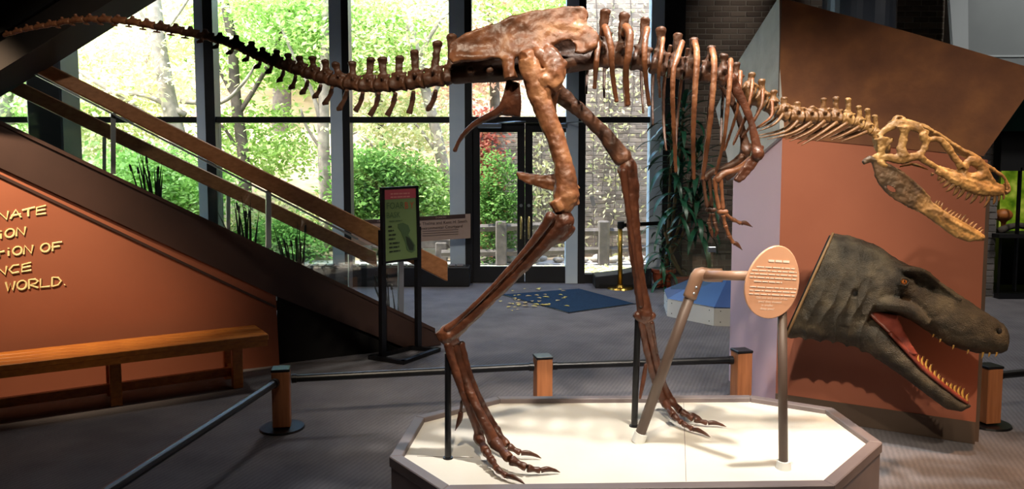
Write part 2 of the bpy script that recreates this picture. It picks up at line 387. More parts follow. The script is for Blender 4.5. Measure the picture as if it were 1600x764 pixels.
# low heater cabinet with slotted top under the windows, and a box on the other side of the doors
def heater(name, a, b, h, d, lab):
    x0, x1 = wx(a), wx(b); o = thing(name, lab, 'heater', ((x0+x1)/2, YW-.12-d/2, 0))
    link('cabinet', MB().box((x0, YW-.12-d, 0), (x1, YW-.12, h)), 'dark_frame', o, bevel=.01)
    m = MB().box((x0+.03, YW-.12-d+.04, h), (x1-.03, YW-.16, h+.004)); link('grille_plate', m, 'black_metal', o)
    n = int((x1-x0)/.11); me = None
    for i in range(min(n, 60)):
        xx = x0+.06+i*(x1-x0-.12)/n
        if me is None: me = MB().box((-.04, -d*.34, 0), (.04, d*.34, .012)).mesh('grille_slat'); me.materials.append(MATS['rim_taupe'])
        instance('grille_slat', me, Matrix.Translation((xx+.04, YW-.12-d/2, h+.004)), o)
heater('window_heater', 345, 790-55, .26, .28, 'long low dark heater cabinet with slotted top under the window')
o = thing('low_cabinet', 'low dark box with sloped end beside the brass stanchion', 'cabinet', (wx(1000), YW-.3, 0))
bx0, bx1 = P(928, 440, YW-.35).x, P(1014, 440, YW-.35).x
link('cabinet', MB().prism([(bx0, YW-.52, 0), (bx1, YW-.52, 0), (bx1, YW-.52, .27), (bx0+.35, YW-.52, .19), (bx0, YW-.52, .15)], (0, .38, 0)), 'dark_frame', o, bevel=.008)
link('toe_kick', MB().box((bx0+.05, YW-.535, 0), (bx1, YW-.52, .05)), 'shadow_black', o)

# ------------------------------------------------------------------ brick walls
def bricks(parent, A, B, z0, z1, mat, pick, bl=.20, bh=.062, gap=.012, proud=.008, thick=.03):
    A, B = V((*A, 0)), V((*B, 0)); u = (B-A).normalized(); L = (B-A).length; n = V((u.y, -u.x, 0)); ang = math.atan2(u.y, u.x)
    cand, rest = [], []
    row = 0; z = z0+bh/2
    while z+bh/2 <= z1+.001:
        x = -(bl+gap)/2 if row % 2 else 0.0
        while x < L:
            a, b = max(x, 0), min(x+bl, L)
            if b-a > .03:
                c = A+u*((a+b)/2)+n*(proud-thick/2)+V((0, 0, z)); c += n*random.uniform(-.003, .003)
                full = (b-a) > bl-.001; q = proj(c)
                (cand if full and pick(*q) else rest).append((c, b-a))
            x += bl+gap
        z += bh+gap; row += 1
    if len(cand) > 300:
        random.shuffle(cand); cand.sort(key=lambda t: round(t[0].y, 1)); rest += cand[300:]; cand = cand[:300]
    me = MB().box((-bl/2, -thick/2, -bh/2), (bl/2, thick/2, bh/2)).mesh('brick')
    bm = bmesh.new(); bm.from_mesh(me); bmesh.ops.bevel(bm, geom=[e for e in bm.edges], offset=.004, segments=1, affect='EDGES'); bm.to_mesh(me); bm.free()
    me.materials.append(MATS[mat])
    R = Matrix.Rotation(ang, 4, 'Z')
    for c, l in cand: instance('brick', me, Matrix.Translation(c) @ R, parent)
    m = MB()
    for c, l in rest: m.obox(c, u*l/2, n*thick/2, V((0, 0, bh/2)))
    if rest: link('brickwork', m, mat, parent)['kind'] = 'stuff'
def inr(*rs): return lambda x, y: any(a <= x <= c and b <= y <= d for a, b, c, d in rs)
xb = wx(1064)
w = struct('wall_brick', MB().box((xb, YW, 0), (XR, YW+.2, CEIL)), 'mortar_dark', 'dark brown brick wall beside the window corner behind the kiosk', 'wall')
bricks(w, (xb, YW), (6.2, YW), .02, 4.2, 'brick_brown', inr((1066, -5, 1222, 105), (1066, 105, 1140, 300), (1392, -5, 1500, 75)))
# brick pillar to the right of the kiosk
YP = G(1545, 464).y; xp0, xp1 = P(1500, 300, YP).x, P(1559, 300, YP).x
w = struct('trim_8', MB().box((xp0, YP, 0), (xp1, YP+.5, CEIL)), 'mortar', 'grey brick pillar beside the dark display case', 'pillar')
bricks(w, (xp0, YP), (xp1, YP), .02, 3.4, 'brick_grey', inr((1530, 200, 1562, 470)), bl=.17, bh=.066)
# tall outdoor brick wall and lower courtyard wall
YE = 13.4
xe = P(908, 100, YE).x
w = struct('wall_courtyard_tall', MB().box((xe, YE, 0), (7, YE+.3, 7)), 'mortar', 'tall weathered tan brick wall outside beyond the glass', 'wall')
bricks(w, (xe, YE), (4.2, YE), .02, 5.6, 'brick_tan', inr((912, -5, 1016, 425)), bl=.20, bh=.064)
xw0 = P(738, 300, YE).x
w = struct('wall_courtyard_low', MB().box((xw0, YE+.02, 0), (xe, YE+.3, P(800, 186, YE).z)), 'mortar', 'lower outdoor brick wall covered with creeper behind the doors', 'wall')
bricks(w, (xw0, YE+.02), (xe, YE+.02), .02, P(800, 190, YE).z, 'brick_tan', inr((742, 200, 900, 430)), bl=.20, bh=.064)

# ------------------------------------------------------------------ outdoors: paving and wooded slope
struct('ground', MB().box((-40, YW+.12, -.12), (40, 13.0, -.02)), 'paving', 'pale paved courtyard path outside the windows', 'ground')
m = MB(); nx, ny = 60, 40
for j in range(ny):
    for i in range(nx):
        x = -45+90*i/(nx-1); y = 12.6+50*(j/(ny-1))**1.5
        h = -.03+max(0, y-15.5)*.40+.35*noise.noise(V((x*.25, y*.25, 0)))*min(1, max(0, (y-13)/4)) + (.02 if y > 13 else 0)
        if x > xw0-1.5 and y < 16.0: h = min(h, 0.02)
        m.v.append((x, y, h))
for j in range(ny-1):
    for i in range(nx-1): m.f.append((j*nx+i, j*nx+i+1, (j+1)*nx+i+1, (j+1)*nx+i))
struct('hillside', m, 'litter', 'sunlit wooded slope covered with fallen leaves', 'ground', smooth=True)
# ================================================================== STAIRCASE (oblique, coming down towards the doors)
SA = V((*G(430, 571).xy, 0)); SB = V((*G(690, 539).xy, 0))
SU = (SB-SA).normalized(); SN = V((SU.y, -SU.x, 0))          # SN points to the viewer
def onwall(px, py, off=0.0):
    A = SA+SN*off; B = SB+SN*off; return PL(px, py, A, B)
def wall_poly(pts, off, thick): return MB().prism([onwall(*p, off) for p in pts], -SN*thick)
st = thing('staircase', 'brown sided stair with wooden handrails and glass sides by the windows', 'staircase', onwall(430, 570))
link('stringer', wall_poly([(-120, 136), (0, 194), (680, 519), (690, 538.5), (636, 544.5), (432, 463), (0, 262), (-120, 206)], .02, .08), 'stringer_brown', st)
link('stringer_cap', wall_poly([(-120, 130), (0, 188), (680, 513), (680, 519), (0, 194), (-120, 136)], .035, .11), 'stringer_brown', st)
# slope of the flight
z0, z1 = onwall(0, 190).z, onwall(680, 515).z; t0 = (onwall(0, 190)-SA).dot(SU); t1 = (onwall(680, 515)-SA).dot(SU)
def ztop(t): return z0+(z1-z0)*(t-t0)/(t1-t0)
WID = 1.25
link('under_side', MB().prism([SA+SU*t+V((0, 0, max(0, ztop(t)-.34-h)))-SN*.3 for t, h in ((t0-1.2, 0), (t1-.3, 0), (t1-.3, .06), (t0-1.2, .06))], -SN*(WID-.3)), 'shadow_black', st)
rise = .165; run = rise*(t1-t0)/(z0-z1); k = 0; tt = t1-.45
sm = MB().obox((0, 0, 0), SU*(run*.55), SN*(WID/2-.06), V((0, 0, .02))).mesh('tread'); sm.materials.append(MATS['dark_wall'])
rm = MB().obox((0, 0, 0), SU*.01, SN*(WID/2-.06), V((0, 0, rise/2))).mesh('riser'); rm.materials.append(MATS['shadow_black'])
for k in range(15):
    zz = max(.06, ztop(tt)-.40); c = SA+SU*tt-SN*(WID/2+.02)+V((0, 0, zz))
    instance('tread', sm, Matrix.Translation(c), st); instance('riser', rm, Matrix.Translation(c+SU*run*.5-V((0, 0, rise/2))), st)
    tt -= run
# handrails: near and far boards with glass and steel posts
link('handrail', wall_poly([(-90, 20), (48, 86), (700, 409), (700, 440), (35, 103), (-90, 42)], .03, .07), 'rail_wood', st, bevel=.008)
link('rail_trim', wall_poly([(-90, 43), (35, 104), (560, 372), (560, 375), (35, 107), (-90, 46)], .025, .05), 'steel', st)
for pts in ([(-90, 46), (35, 107), (172, 176), (172, 276), (0, 190), (-90, 147)], [(182, 182), (415, 300), (415, 389), (182, 279)], [(425, 306), (624, 407), (624, 489), (425, 394)]):
    link('glass_panel', wall_poly(pts, -.02, .012), 'rail_glass', st)
for x, ya, yb in ((177, 176, 272), (420, 298, 388), (627, 405, 490)):
    link('rail_post', wall_poly([(x-4, ya), (x+4, ya), (x+4, yb), (x-4, yb)], -.02, .03), 'steel', st)
OFF = -WID
link('handrail', wall_poly([(-60, 82), (0, 112), (588, 394), (590, 418), (0, 136), (-60, 106)], OFF, .06), 'rail_wood', st, bevel=.008)
for x, ya, yb in ((163, 214, 300), (357, 306, 392), (548, 398, 470)):
    link('rail_post', wall_poly([(x-3, ya), (x+3, ya), (x+3, yb), (x-3, yb)], OFF-.01, .03), 'steel', st)
for a, b in ((-60, 158), (168, 352), (362, 543)):
    f = lambda x: 136+(x)*(418-136)/590
    link('glass_panel', wall_poly([(a, f(a)), (b, f(b)), (b, f(b)+62), (a, f(a)+62)], OFF-.02, .012), 'rail_glass', st)
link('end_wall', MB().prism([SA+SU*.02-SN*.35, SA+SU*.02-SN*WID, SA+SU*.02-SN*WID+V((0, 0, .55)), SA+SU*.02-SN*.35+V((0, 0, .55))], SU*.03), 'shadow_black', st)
# black sheet in place of the shade in the recess under the lower steps
link('recess_shade', wall_poly([(434, 462), (640, 540), (640, 544.5), (434, 570)], -.03, .03), 'shadow_black', st)

# orange wall below the stair, with a moulding along its sloping top
ow = struct('wall_orange', wall_poly([(-120, 205), (0, 261), (431, 462), (437, 584), (0, 700), (-120, 740)], .0, .12), 'orange_wall', 'orange painted wall under the stair with cream lettering', 'wall')
for v in ow.data.vertices:                                    # square its foot to the floor
    if v.co.z+ow.location.z < .25: v.co.z = -ow.location.z
# ledge moulding
link('moulding', wall_poly([(-120, 216), (0, 272), (431, 478), (431, 482), (0, 277), (-120, 221)], .012, .03), 'stringer_brown', ow)
# cream hand-drawn lettering
GL = {'N': [[(0, 0), (.1, 1), (.85, 0), (1, 1)]], 'A': [[(0, 0), (.5, 1), (1, 0)], [(.05, .35), (1, .42)]], 'T': [[(.5, 0), (.5, 1)], [(-.1, .82), (1.15, .98)]],
      'E': [[(1, 1), (.1, .9), (.05, .05), (1, .05)], [(.1, .5), (.95, .55)]], 'i': [[(.5, 0), (.5, .62)], [(.48, .85), (.52, .97)]],
      'O': [[(.5+.5*math.cos(a), .5+.5*math.sin(a)) for a in np.linspace(0, 2*math.pi, 15)]], 't': [[(.4, 0), (.4, .95)], [(-.1, .5), (1, .6)]],
      'F': [[(.1, 0), (.12, .95), (1.15, .98)], [(-.05, .45), (.9, .5)]], 'C': [[(1, .92), (.4, .95), (.02, .5), (.35, .03), (1, .06)]],
      'W': [[(0, 1), (.25, 0), (.5, .8), (.75, 0), (1, 1)]], 'R': [[(.05, 0), (.05, 1), (.7, 1), (1, .75), (.7, .5), (.05, .45), (1, 0)]],
      'L': [[(.05, 1), (.05, .03), (1.05, .03)]], 'D': [[(.05, 0), (.08, 1), (.7, .9), (1, .5), (.7, .1), (.05, 0)]], '.': [[(.3, 0), (.42, .06)]]}
M('cream_ink', '#fff0b0', rough=.6)
lines = [('NATE', -3, 345, 72, 334, 13), ('iON', -2, 373.5, 40, 367, 13), ('tiON OF', -7, 402, 95, 391, 13), ('NCE', -5, 431, 49, 423, 13), ('WORLD.', 9, 455, 106, 445, 14)]
for txt, xa, ya, xb_, yb_, h in lines:
    wds = [.5 if c in 'i.' else (.45 if c == ' ' else 1) for c in txt]; tot = sum(wds)+.22*(len(txt)-1); pos = 0; mb = MB()
    for c, wd in zip(txt, wds):
        for s in GL.get(c, []):
            pts = []
            for gx, gy in s:
                f = (pos+gx*wd)/tot; pts.append(onwall(xa+(xb_-xa)*f, ya+(yb_-ya)*f-h*gy, .004))
            mb.tube(pts, .0068, seg=5, ref=tuple(SN), flat=.5)
        pos += wd+.22
    link('lettering', mb, 'cream_ink', ow)

# upper flight crossing the corner, seen as a dark sloping slab
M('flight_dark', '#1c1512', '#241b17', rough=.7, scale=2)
uf = thing('upper_flight', 'dark underside of the upper stair flight above the tail tip', 'staircase', P(-150, 205, 5.05))
ya, yb = 4.95, 5.3
def uslab(pts): return MB().prism([P(*p, ya) for p in pts], (0, yb-ya, 0))
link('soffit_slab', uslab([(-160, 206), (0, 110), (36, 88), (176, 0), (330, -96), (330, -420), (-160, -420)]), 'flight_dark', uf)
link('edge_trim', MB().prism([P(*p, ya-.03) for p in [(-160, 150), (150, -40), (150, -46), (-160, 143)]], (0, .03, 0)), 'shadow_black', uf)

# reeds standing along the stair
M('reed', '#0f1410', '#1b231a', rough=.6, scale=5)
def reeds(px, py, ph, n, lab):
    c = onwall(px, py, -.24); s = (c.y)/F; o = thing('reed_clump', lab, 'reeds', (c.x, c.y, ztop((c-SA).dot(SU))-.3), 'reed clumps along the stair')
    for i in range(n):
        x = random.gauss(0, 7); lean = x*.9+random.gauss(-4, 6); h = ph*random.uniform(.55, 1.05); d = random.uniform(-.05, .05)
        p0 = V((c.x+x*s, c.y+d, WL[o.name].z)); p2 = V((c.x+(x+lean)*s, c.y+d, c.z+h*s)); p1 = (p0+p2)/2+V((-(lean*.25)*s, 0, .02))
        b = link('reed_blade', MB().tube([p0, p1, p2], [.007, .0085, .0015], seg=5, sub=3, flat=.5), 'reed', o)
        if i % 3 == 0: link('seed_head', MB().tube([p2-(p2-p1)*.25, p2-(p2-p1)*.05], [.011, .008], seg=6), 'reed', b)
reeds(236, 300, 62, 15, 'dark artificial reeds at the highest planted point of the stair')
reeds(384, 374, 66, 16, 'dark artificial reeds just above the middle stair post')
reeds(461, 412, 62, 15, 'dark artificial reeds just below the middle stair post')
reeds(611, 486, 62, 14, 'dark artificial reeds behind the green poster stand')

# ================================================================== BENCH against the orange wall
HB = .375
fa, fb = G(0, 571, HB), G(420, 522.5, HB); bu = (fb-fa).normalized(); bn = V((bu.y, -bu.x, 0)); Lb = (fb-fa).length; ext = .9
bw = .40; o = thing('bench', 'long low wooden bench standing along the orange wall', 'bench', (*((fa+fb)/2-bn*bw/2).xy, 0))
nb = 4
for i in range(nb):
    c = (fa-bu*ext+fb)/2-bn*(bw*(i+.5)/nb)-V((0, 0, .02)); link('seat_plank', MB().obox(c, bu*((Lb+ext)/2), bn*(bw/nb/2-.002), V((0, 0, .02))), 'bench_wood', o, bevel=.004)
link('apron', MB().obox((fa-bu*ext+fb)/2-bn*.03-V((0, 0, .06)), bu*((Lb+ext)/2-.01), bn*.028, V((0, 0, .022))), 'bench_wood', o)
for px in (180, 372, -150):
    q = G(px, 628 if px < 300 else 606, 0) if px > 0 else None
    t = ((q-fa).dot(bu)) if q else -ext+.2
    for s in (.07, bw-.05):
        c = fa+bu*t-bn*s; c.z = (HB-.08)/2; link('leg', MB().obox(c, bu*.035, bn*.03, V((0, 0, (HB-.08)/2))), 'bench_wood', o, bevel=.004)
    c = fa+bu*t-bn*(bw/2); c.z = HB-.062; link('cross_bar', MB().obox(c, bu*.03, bn*(bw/2-.07), V((0, 0, .022))), 'bench_wood', o)
ta = (G(372, 606)-fa).dot(bu)
c = fa+bu*((-ext+.2+ta)/2)-bn*(bw/2); c.z = .09; link('stretcher', MB().obox(c, bu*((ta+ext-.2)/2), bn*.02, V((0, 0, .03))), 'bench_wood', o)
for px in (180, 372):
    t = (G(px, 628 if px < 300 else 606)-fa).dot(bu); c = fa+bu*t-bn*(bw/2); c.z = .09
    link('foot_bar', MB().obox(c, bu*.02, bn*(bw/2-.08), V((0, 0, .03))), 'bench_wood', o)

# ================================================================== EXHIBIT PLATFORM
ZR = .30; ZS = .275
oct_px = [(608, 713), (648, 650), (776, 619), (1172, 617), (1302, 637), (1379, 691), (1304, 758), (690, 766)]
OC = [G(x, y, ZR) for x, y in oct_px]; cen = sum(OC, V((0, 0, 0)))/8
pf = thing('exhibit_platform', 'low octagonal taupe platform filled with white sand under the skeleton', 'platform', (cen.x, cen.y, 0))
for i in range(8):
    a, b = OC[i], OC[(i+1)%8]; e = (b-a).normalized(); inn = V((-e.y, e.x, 0))
    if inn.dot(cen-a) < 0: inn = -inn
    na, nb_ = OC[i-1], OC[(i+2)%8]
    def inset(p, q, r, d):       # corner offset inwards
        e1, e2 = (q-p).normalized(), (r-q).normalized(); n1, n2 = V((-e1.y, e1.x, 0)), V((-e2.y, e2.x, 0))
        if n1.dot(cen-q) < 0: n1 = -n1
        if n2.dot(cen-q) < 0: n2 = -n2
        bis = (n1+n2).normalized(); return q+bis*(d/bis.dot(n1))
    wdt = .055
    ia, ib = inset(na, a, b, wdt), inset(a, b, nb_, wdt)
    r = link('rim_board', MB().prism([a, b, ib, ia], (0, 0, -.05)), 'rim_taupe', pf, bevel=.004)
    ja, jb = inset(na, a, b, .008), inset(a, b, nb_, .008)
    ka, kb = inset(na, a, b, .035), inset(a, b, nb_, .035)
    link('side_panel', MB().prism([(p.x, p.y, 0) for p in (ja, jb, kb, ka)], (0, 0, ZR-.05)), 'rim_taupe', pf)
IN = [inset(OC[i-1], OC[i], OC[(i+1)%8], .052) for i in range(8)]
link('sand_bed', MB().prism([(p.x, p.y, ZS-.05) for p in IN], (0, 0, .05)), 'sand_white', pf)
for (a, b) in (((652, 713), (740, 715)), ((1068, 626), (1072, 752))):
    p, q = G(*a, ZS), G(*b, ZS); e = (q-p).normalized(); n = V((-e.y, e.x, 0))
    link('sheet_seam', MB().obox((p+q)/2+V((0, 0, .0006)), e*((q-p).length/2), n*.0012, V((0, 0, .0006))), 'ink_grey', pf)

# ================================================================== LOW BARRIER around the platform
HP = .36
def post(px, py, lab, base=True, wpx=12):
    p = G(px, py); o = thing('barrier_post', lab, 'post', p, 'low wooden barrier posts'); w = .052; a = math.radians(12)
    ux, uy = V((math.cos(a), math.sin(a), 0)), V((-math.sin(a), math.cos(a), 0))
    link('post_shaft', MB().obox(p+V((0, 0, HP/2+.01)), ux*w, uy*w, V((0, 0, HP/2-.01))), 'post_wood', o, bevel=.004)
    link('post_cap', MB().obox(p+V((0, 0, HP+.008)), ux*(w+.003), uy*(w+.003), V((0, 0, .008))), 'black_metal', o, bevel=.003)
    link('base_disc', MB().frustum(p, .135, .13, 0, .012, 32), 'black_metal', o)
    return p
P1 = post(441, 669, 'wooden barrier post in front of the bench end')
P2 = post(848, 644, 'wooden barrier post behind the middle of the platform')
P3 = post(1157, 632, 'wooden barrier post at the lilac side of the kiosk')
P4 = post(1542, 663, 'wooden barrier post beside the right edge of the kiosk')
RZ = HP-.055
qd = G(165, 770, RZ); P5 = P1+(V((qd.x, qd.y, 0))-P1)*1.3
post(*proj(P5), 'wooden barrier post at the free end of the rail')
def rail(a, b, lab, trim=.05):
    a, b = V(a), V(b); e = (b-a).normalized(); a = a+e*trim+V((0, 0, RZ)); b = b-e*trim+V((0, 0, RZ))
    o = thing('barrier_rail', lab, 'rail', (a+b)/2, 'black barrier rails')
    link('rail_tube', MB().tube([a, b], .0235, seg=16), 'black_metal', o, smooth=False)
    for p, s in ((a, 1), (b, -1)): link('end_ferrule', MB().tube([p, p+e*s*.03], .028, seg=16), 'black_metal', o)
rail(P1, P5, 'black tubular rail leading from the bench end post past the carpet', .08)
rail(P1, P2, 'black tubular rail between bench end post and platform post', .062)
rail(P2, P3, 'black tubular rail between platform post and kiosk side post', .062)
rail(P4, G(1760, 640), 'black tubular rail leading right from the kiosk edge post', .062)
# ================================================================== KIOSK (orange front, lilac side, gem-shaped upper fascia)
KA, KB = V((*G(1211, 645).xy, 0)), V((*G(1523, 694).xy, 0))
ku = (KB-KA).normalized(); kn = V((ku.y, -ku.x, 0))
KC = V((*P(1143, 400, KA.y+.75).xy, 0)); KD = KB+(KC-KA)
def kp(px, py, off=0.0): return PL(px, py, KA+kn*off, KB+kn*off)
lu = (KA-KC).normalized(); ln = V((lu.y, -lu.x, 0))
if ln.dot(CP-KA) < 0: ln = -ln
def kl(px, py, off=0.0): return PL(px, py, KC+ln*off, KA+ln*off)
ko = thing('exhibit_kiosk', 'angular exhibit kiosk with orange front, lilac side and brown sloping top', 'kiosk', (KA+KB+KC+KD)/4)
ztopf = kp(1400, 225).z
link('front_panel', MB().prism([KA, KB, KB+V((0, 0, kp(1527, 250).z)), KA+V((0, 0, kp(1218, 200).z))], -kn*.04), 'kiosk_orange', ko)
link('side_panel', MB().prism([KC+lu*0, KA-ku*0, KA+V((0, 0, kl(1218, 200).z)), KC+V((0, 0, kl(1143, 230).z))], -ln*.04), 'lilac_wall', ko)
link('kick_board', MB().prism([KA+kn*.006+V((0, 0, .002)), KB+kn*.006+V((0, 0, .002)), KB+kn*.006+V((0, 0, .13)), KA+kn*.006+V((0, 0, .13))], -kn*.012), 'kick_brown', ko)
link('right_panel', MB().prism([KB-kn*.05, KD, KD+V((0, 0, 1.6)), KB-kn*.05+V((0, 0, 1.6))], ku*.02), 'kick_brown', ko)
link('rear_panel', MB().prism([KC-ln*.05, KD, KD+V((0, 0, 1.9)), KC-ln*.05+V((0, 0, 1.9))], V((0, .03, 0))), 'kick_brown', ko)
fpts = [(1218, -4), (1420, 50), (1604, 104), (1602, 152), (1537, 244), (1218, 214)]
link('upper_fascia', MB().prism([kp(*p, .006) for p in fpts], -kn*.06), 'kiosk_brown', ko)
spts = [(1218, -4), (1155, 96), (1119, 171), (1137, 246), (1141, 281), (1218, 214)]
a = kl(1218, 100); b = kp(1218, 100, .006); dlt = V((b.x-a.x, b.y-a.y, 0))
link('side_fascia', MB().prism([kl(*p)+dlt for p in spts], -ln*.06+V((0, 0, 0))), 'kiosk_grey', ko)
link('corner_trim', MB().tube([b+V((0, 0, -.2)), V((b.x, b.y, kp(1218, -4, .006).z))], .004, seg=6), 'kick_brown', ko)

# ================================================================== FLESHED DINOSAUR HEAD on the kiosk front
def hz(x, y): return 1200+x/2.315, 350+y/2.315
def hdepth(px): 
    t = (px-1228)/(1578-1228); return 4.50-.50*t
def HP3(x, y, dy=0): px, py = hz(x, y); return P(px, py, hdepth(px)+dy)
def ringst(tx, ty, bx, by, hw, seg=26, sq=2.3):
    r = []
    for k in range(seg):
        a = 2*math.pi*k/seg; c, s = math.cos(a), math.sin(a)
        cc = math.copysign(abs(c)**(2/sq), c); ss = math.copysign(abs(s)**(2/sq), s)
        f = (1-cc)/2; r.append(HP3(tx+(bx-tx)*f, ty+(by-ty)*f, ss*hw))
    return r
upper = [(235, 35, 65, 410, .185), (290, 40, 150, 420, .195), (345, 58, 235, 428, .195), (400, 80, 290, 440, .185), (440, 108, 330, 420, .18), (478, 132, 365, 345, .175),
         (505, 146, 420, 328, .165), (545, 157, 480, 333, .15), (585, 172, 535, 358, .13), (620, 208, 585, 396, .118), (690, 256, 655, 440, .105), (760, 301, 728, 462, .096), (820, 340, 788, 470, .088), (856, 368, 838, 469, .07), (873, 398, 866, 458, .045)]
lower = [(330, 230, 290, 440, .17), (350, 300, 335, 455, .165), (420, 372, 400, 492, .148), (480, 432, 458, 530, .128), (540, 502, 518, 573, .108), (610, 565, 582, 624, .092), (680, 620, 648, 671, .074), (722, 650, 700, 679, .05), (736, 657, 727, 666, .022)]
mb = MB(); mb.loft([ringst(*s) for s in upper])
for s in (-1, 1):       # brow ridges and cheek
    mb.tube([HP3(450, 158, s*.10), HP3(495, 166, s*.135), HP3(545, 170, s*.13), HP3(590, 196, s*.11), HP3(640, 235, s*.085), HP3(700, 275, s*.07)], [.012, .02, .022, .020, .016, .012], seg=8, sub=3)
    mb.tube([HP3(390, 290, s*.15), HP3(450, 285, s*.155), HP3(520, 310, s*.14), HP3(580, 360, s*.115)], [.03, .042, .036, .02], seg=8, sub=3)
    mb.tube([HP3(350, 120, s*.13), HP3(330, 200, s*.17), HP3(325, 270, s*.175), HP3(345, 330, s*.165)], [.02, .026, .024, .02], seg=8, sub=3)
    mb.ball(HP3(488, 212, s*.158), .03)
for i in range(22):
    f = i/21; x, y = 655+f*190, 236+f*125
    mb.ball(HP3(x, y, random.uniform(-.03, .01)), random.uniform(.006, .011))
mbj = MB(); mbj.loft([ringst(*s) for s in lower])
mb.add(mbj.v, mbj.f)
def dents(co, n):
    px, py = proj(co); x, y = (px-1200)*2.315, (py-350)*2.315; d = 0
    for cx, cy, r, a in ((556, 208, 30, -.030), (600, 245, 34, -.022), (640, 290, 40, -.010), (450, 300, 40, .004), (315, 252, 13, -.028), (838, 389, 11, -.022), (330, 300, 60, -.006)):
        q = ((x-cx)**2+(y-cy)**2)/(r*r)
        if q < 6 and abs(n.y) > .25: d += a*math.exp(-q)
    q = ((x-492)**2+(y-210)**2)**.5
    if q < 34: d += .003*math.sin(q*.75)*(1-q/34)
    if x < 420:             # hanging neck folds and pebbled hide
        u = x+.30*y; wgt = min(1, max(0, (420-x)/60))*min(1, max(0, (x-60)/60))
        d += .017*wgt*(-abs(math.sin(u*.060+.8*math.sin(y*.022)+noise.noise(co*9)*.8))**.6+.5)*min(1, max(.15, (y-40)/200))
    d += .0018*noise.noise(co*90)+.005*noise.noise(co*22)
    return d
M('hide', '#2c271c', '#5c523e', rough=.55, scale=11, c3='#41392b', bump=.9, bscale=190, detail=8)
M('mouth_red', '#6a2c22', '#94493a', rough=.22, scale=12, coat=.4)
M('hide_tooth', '#b88a3f', '#d0a659', rough=.3, scale=30)
M('eye_orange', '#b5531d', '#d98a2b', rough=.1, scale=60, coat=1)
M('pupil', '#050505', rough=.05, coat=1)
M('nostril', '#0b0a09', rough=.8)
hmesh = organic(mb, .0065, 5, func=dents)
bvh = BVHTree.FromPolygons([v.co.copy() for v in hmesh.vertices], [tuple(p.vertices) for p in hmesh.polygons])
def hit(px, py): d = ray(px, py).normalized(); r = bvh.ray_cast(CP, d); return r[0], r[1]
def hit_far(px, py, Yf=5.2): s = P(px, py, Yf); r = bvh.ray_cast(s, (CP-s).normalized()); return r[0], r[1]
hd = thing('dinosaur_head_model', 'life-size grey green dinosaur head with open mouth mounted on the kiosk', 'dinosaur model', HP3(240, 425))
body = link('head', hmesh, 'hide', hd)
for fn in (hit, hit_far):
    p, n = fn(*hz(492, 209))
    e = link('eye', MB().ball(p-n*.006, .0165, seg=20, rings=12), 'eye_orange', hd, smooth=True)
    link('pupil', MB().ball(p+n*.0085, .0052, (1, 1, 1.5), seg=10), 'pupil', e, smooth=True)
    pts = [p+n*.004+V((math.cos(a)*.024, 0, math.sin(a)*.020)) for a in np.linspace(0, 2*math.pi, 17)]
    link('eyelid', MB().tube(pts, .0045, seg=6, caps=False), 'hide', hd, smooth=True)
    p, n = fn(*hz(838, 389)); link('nostril', MB().ball(p+n*.001, .016, (.75, .6, 1.3)), 'nostril', hd, smooth=True)
    p, n = fn(*hz(315, 252)); link('ear_opening', MB().ball(p-n*.002, .020, (.75, .5, 1.4)), 'nostril', hd, smooth=True)
# red inside of the mouth
mm = MB()
rim = [(345, 308), (400, 318), (468, 328), (500, 395), (548, 478), (510, 470), (455, 412), (400, 362)]
mm.prism([HP3(x, y, -.115) for x, y in rim], (0, .23, 0))
link('mouth_lining', organic(mm, .008, 5, .002), 'mouth_red', hd)
tg = MB().tube([HP3(445, 375, -.03), HP3(500, 445, -.035), HP3(560, 520, -.03), HP3(620, 580, -.025), HP3(665, 615, -.02)], [.03, .03, .026, .022, .012], seg=12, sub=4, flat=1.4)
link('tongue', tg, 'mouth_red', hd, smooth=True)
for s in (-1, 1):
    g = MB().tube([HP3(440, 392, s*.12), HP3(500, 455, s*.105), HP3(560, 520, s*.088), HP3(620, 572, s*.072), HP3(690, 625, s*.048), HP3(722, 648, s*.03)], [.012, .014, .014, .013, .012, .01], seg=8, sub=4)
    link('gum', g, 'mouth_red', hd, smooth=True)
def tooth_mb(a, b, r, bend=.12):
    a, b = V(a), V(b); m = (a+b)/2+V((-(b-a).length*bend, 0, 0)); return MB().tube([a, m, b], [r, r*.8, r*.08], seg=7, sub=3, flat=.7)
for s in (-1, 1):
    for i in range(13):
        f = i/12; x = 545+f*175; y = 500+f*140+6*math.sin(f*3); w = (.098-.062*f)*s; L = 24+10*math.sin(f*9)+random.uniform(-3, 6)
        link('tooth', tooth_mb(HP3(x, y, w), HP3(x+4+3*s, y-L, w), .0065), 'hide_tooth', hd, smooth=True)
    for x, y, L in ((600, 398, 12), (625, 415, 14), (672, 438, 17), (725, 455, 16), (778, 464, 24), (802, 465, 18), (828, 464, 18)):
        link('tooth', tooth_mb(HP3(x, y, s*.055), HP3(x-6, y+L, s*.055), .006, -.05), 'hide_tooth', hd, smooth=True)
# edging and bracket at the cut neck
M('edge_tan', '#8a6b45', rough=.6)
r0 = ringst(*upper[0])
link('neck_edge', MB().tube(r0+[r0[0], r0[1]], .008, seg=6, caps=False), 'edge_tan', hd, smooth=True)
bk = HP3(140, 230); link('mounting_plate', MB().prism([r*.97+bk*.03-V((.004, 0, 0)) for r in r0], V((-.012, .004, 0))), 'shadow_black', hd)
mid = HP3(180, 240, .15); wallp = PL(*hz(200, 240), KA, KB)
link('mounting_bracket', MB().tube([mid, mid-kn*((mid-KA).dot(kn)-.002)], .05, seg=12), 'black_metal', hd)

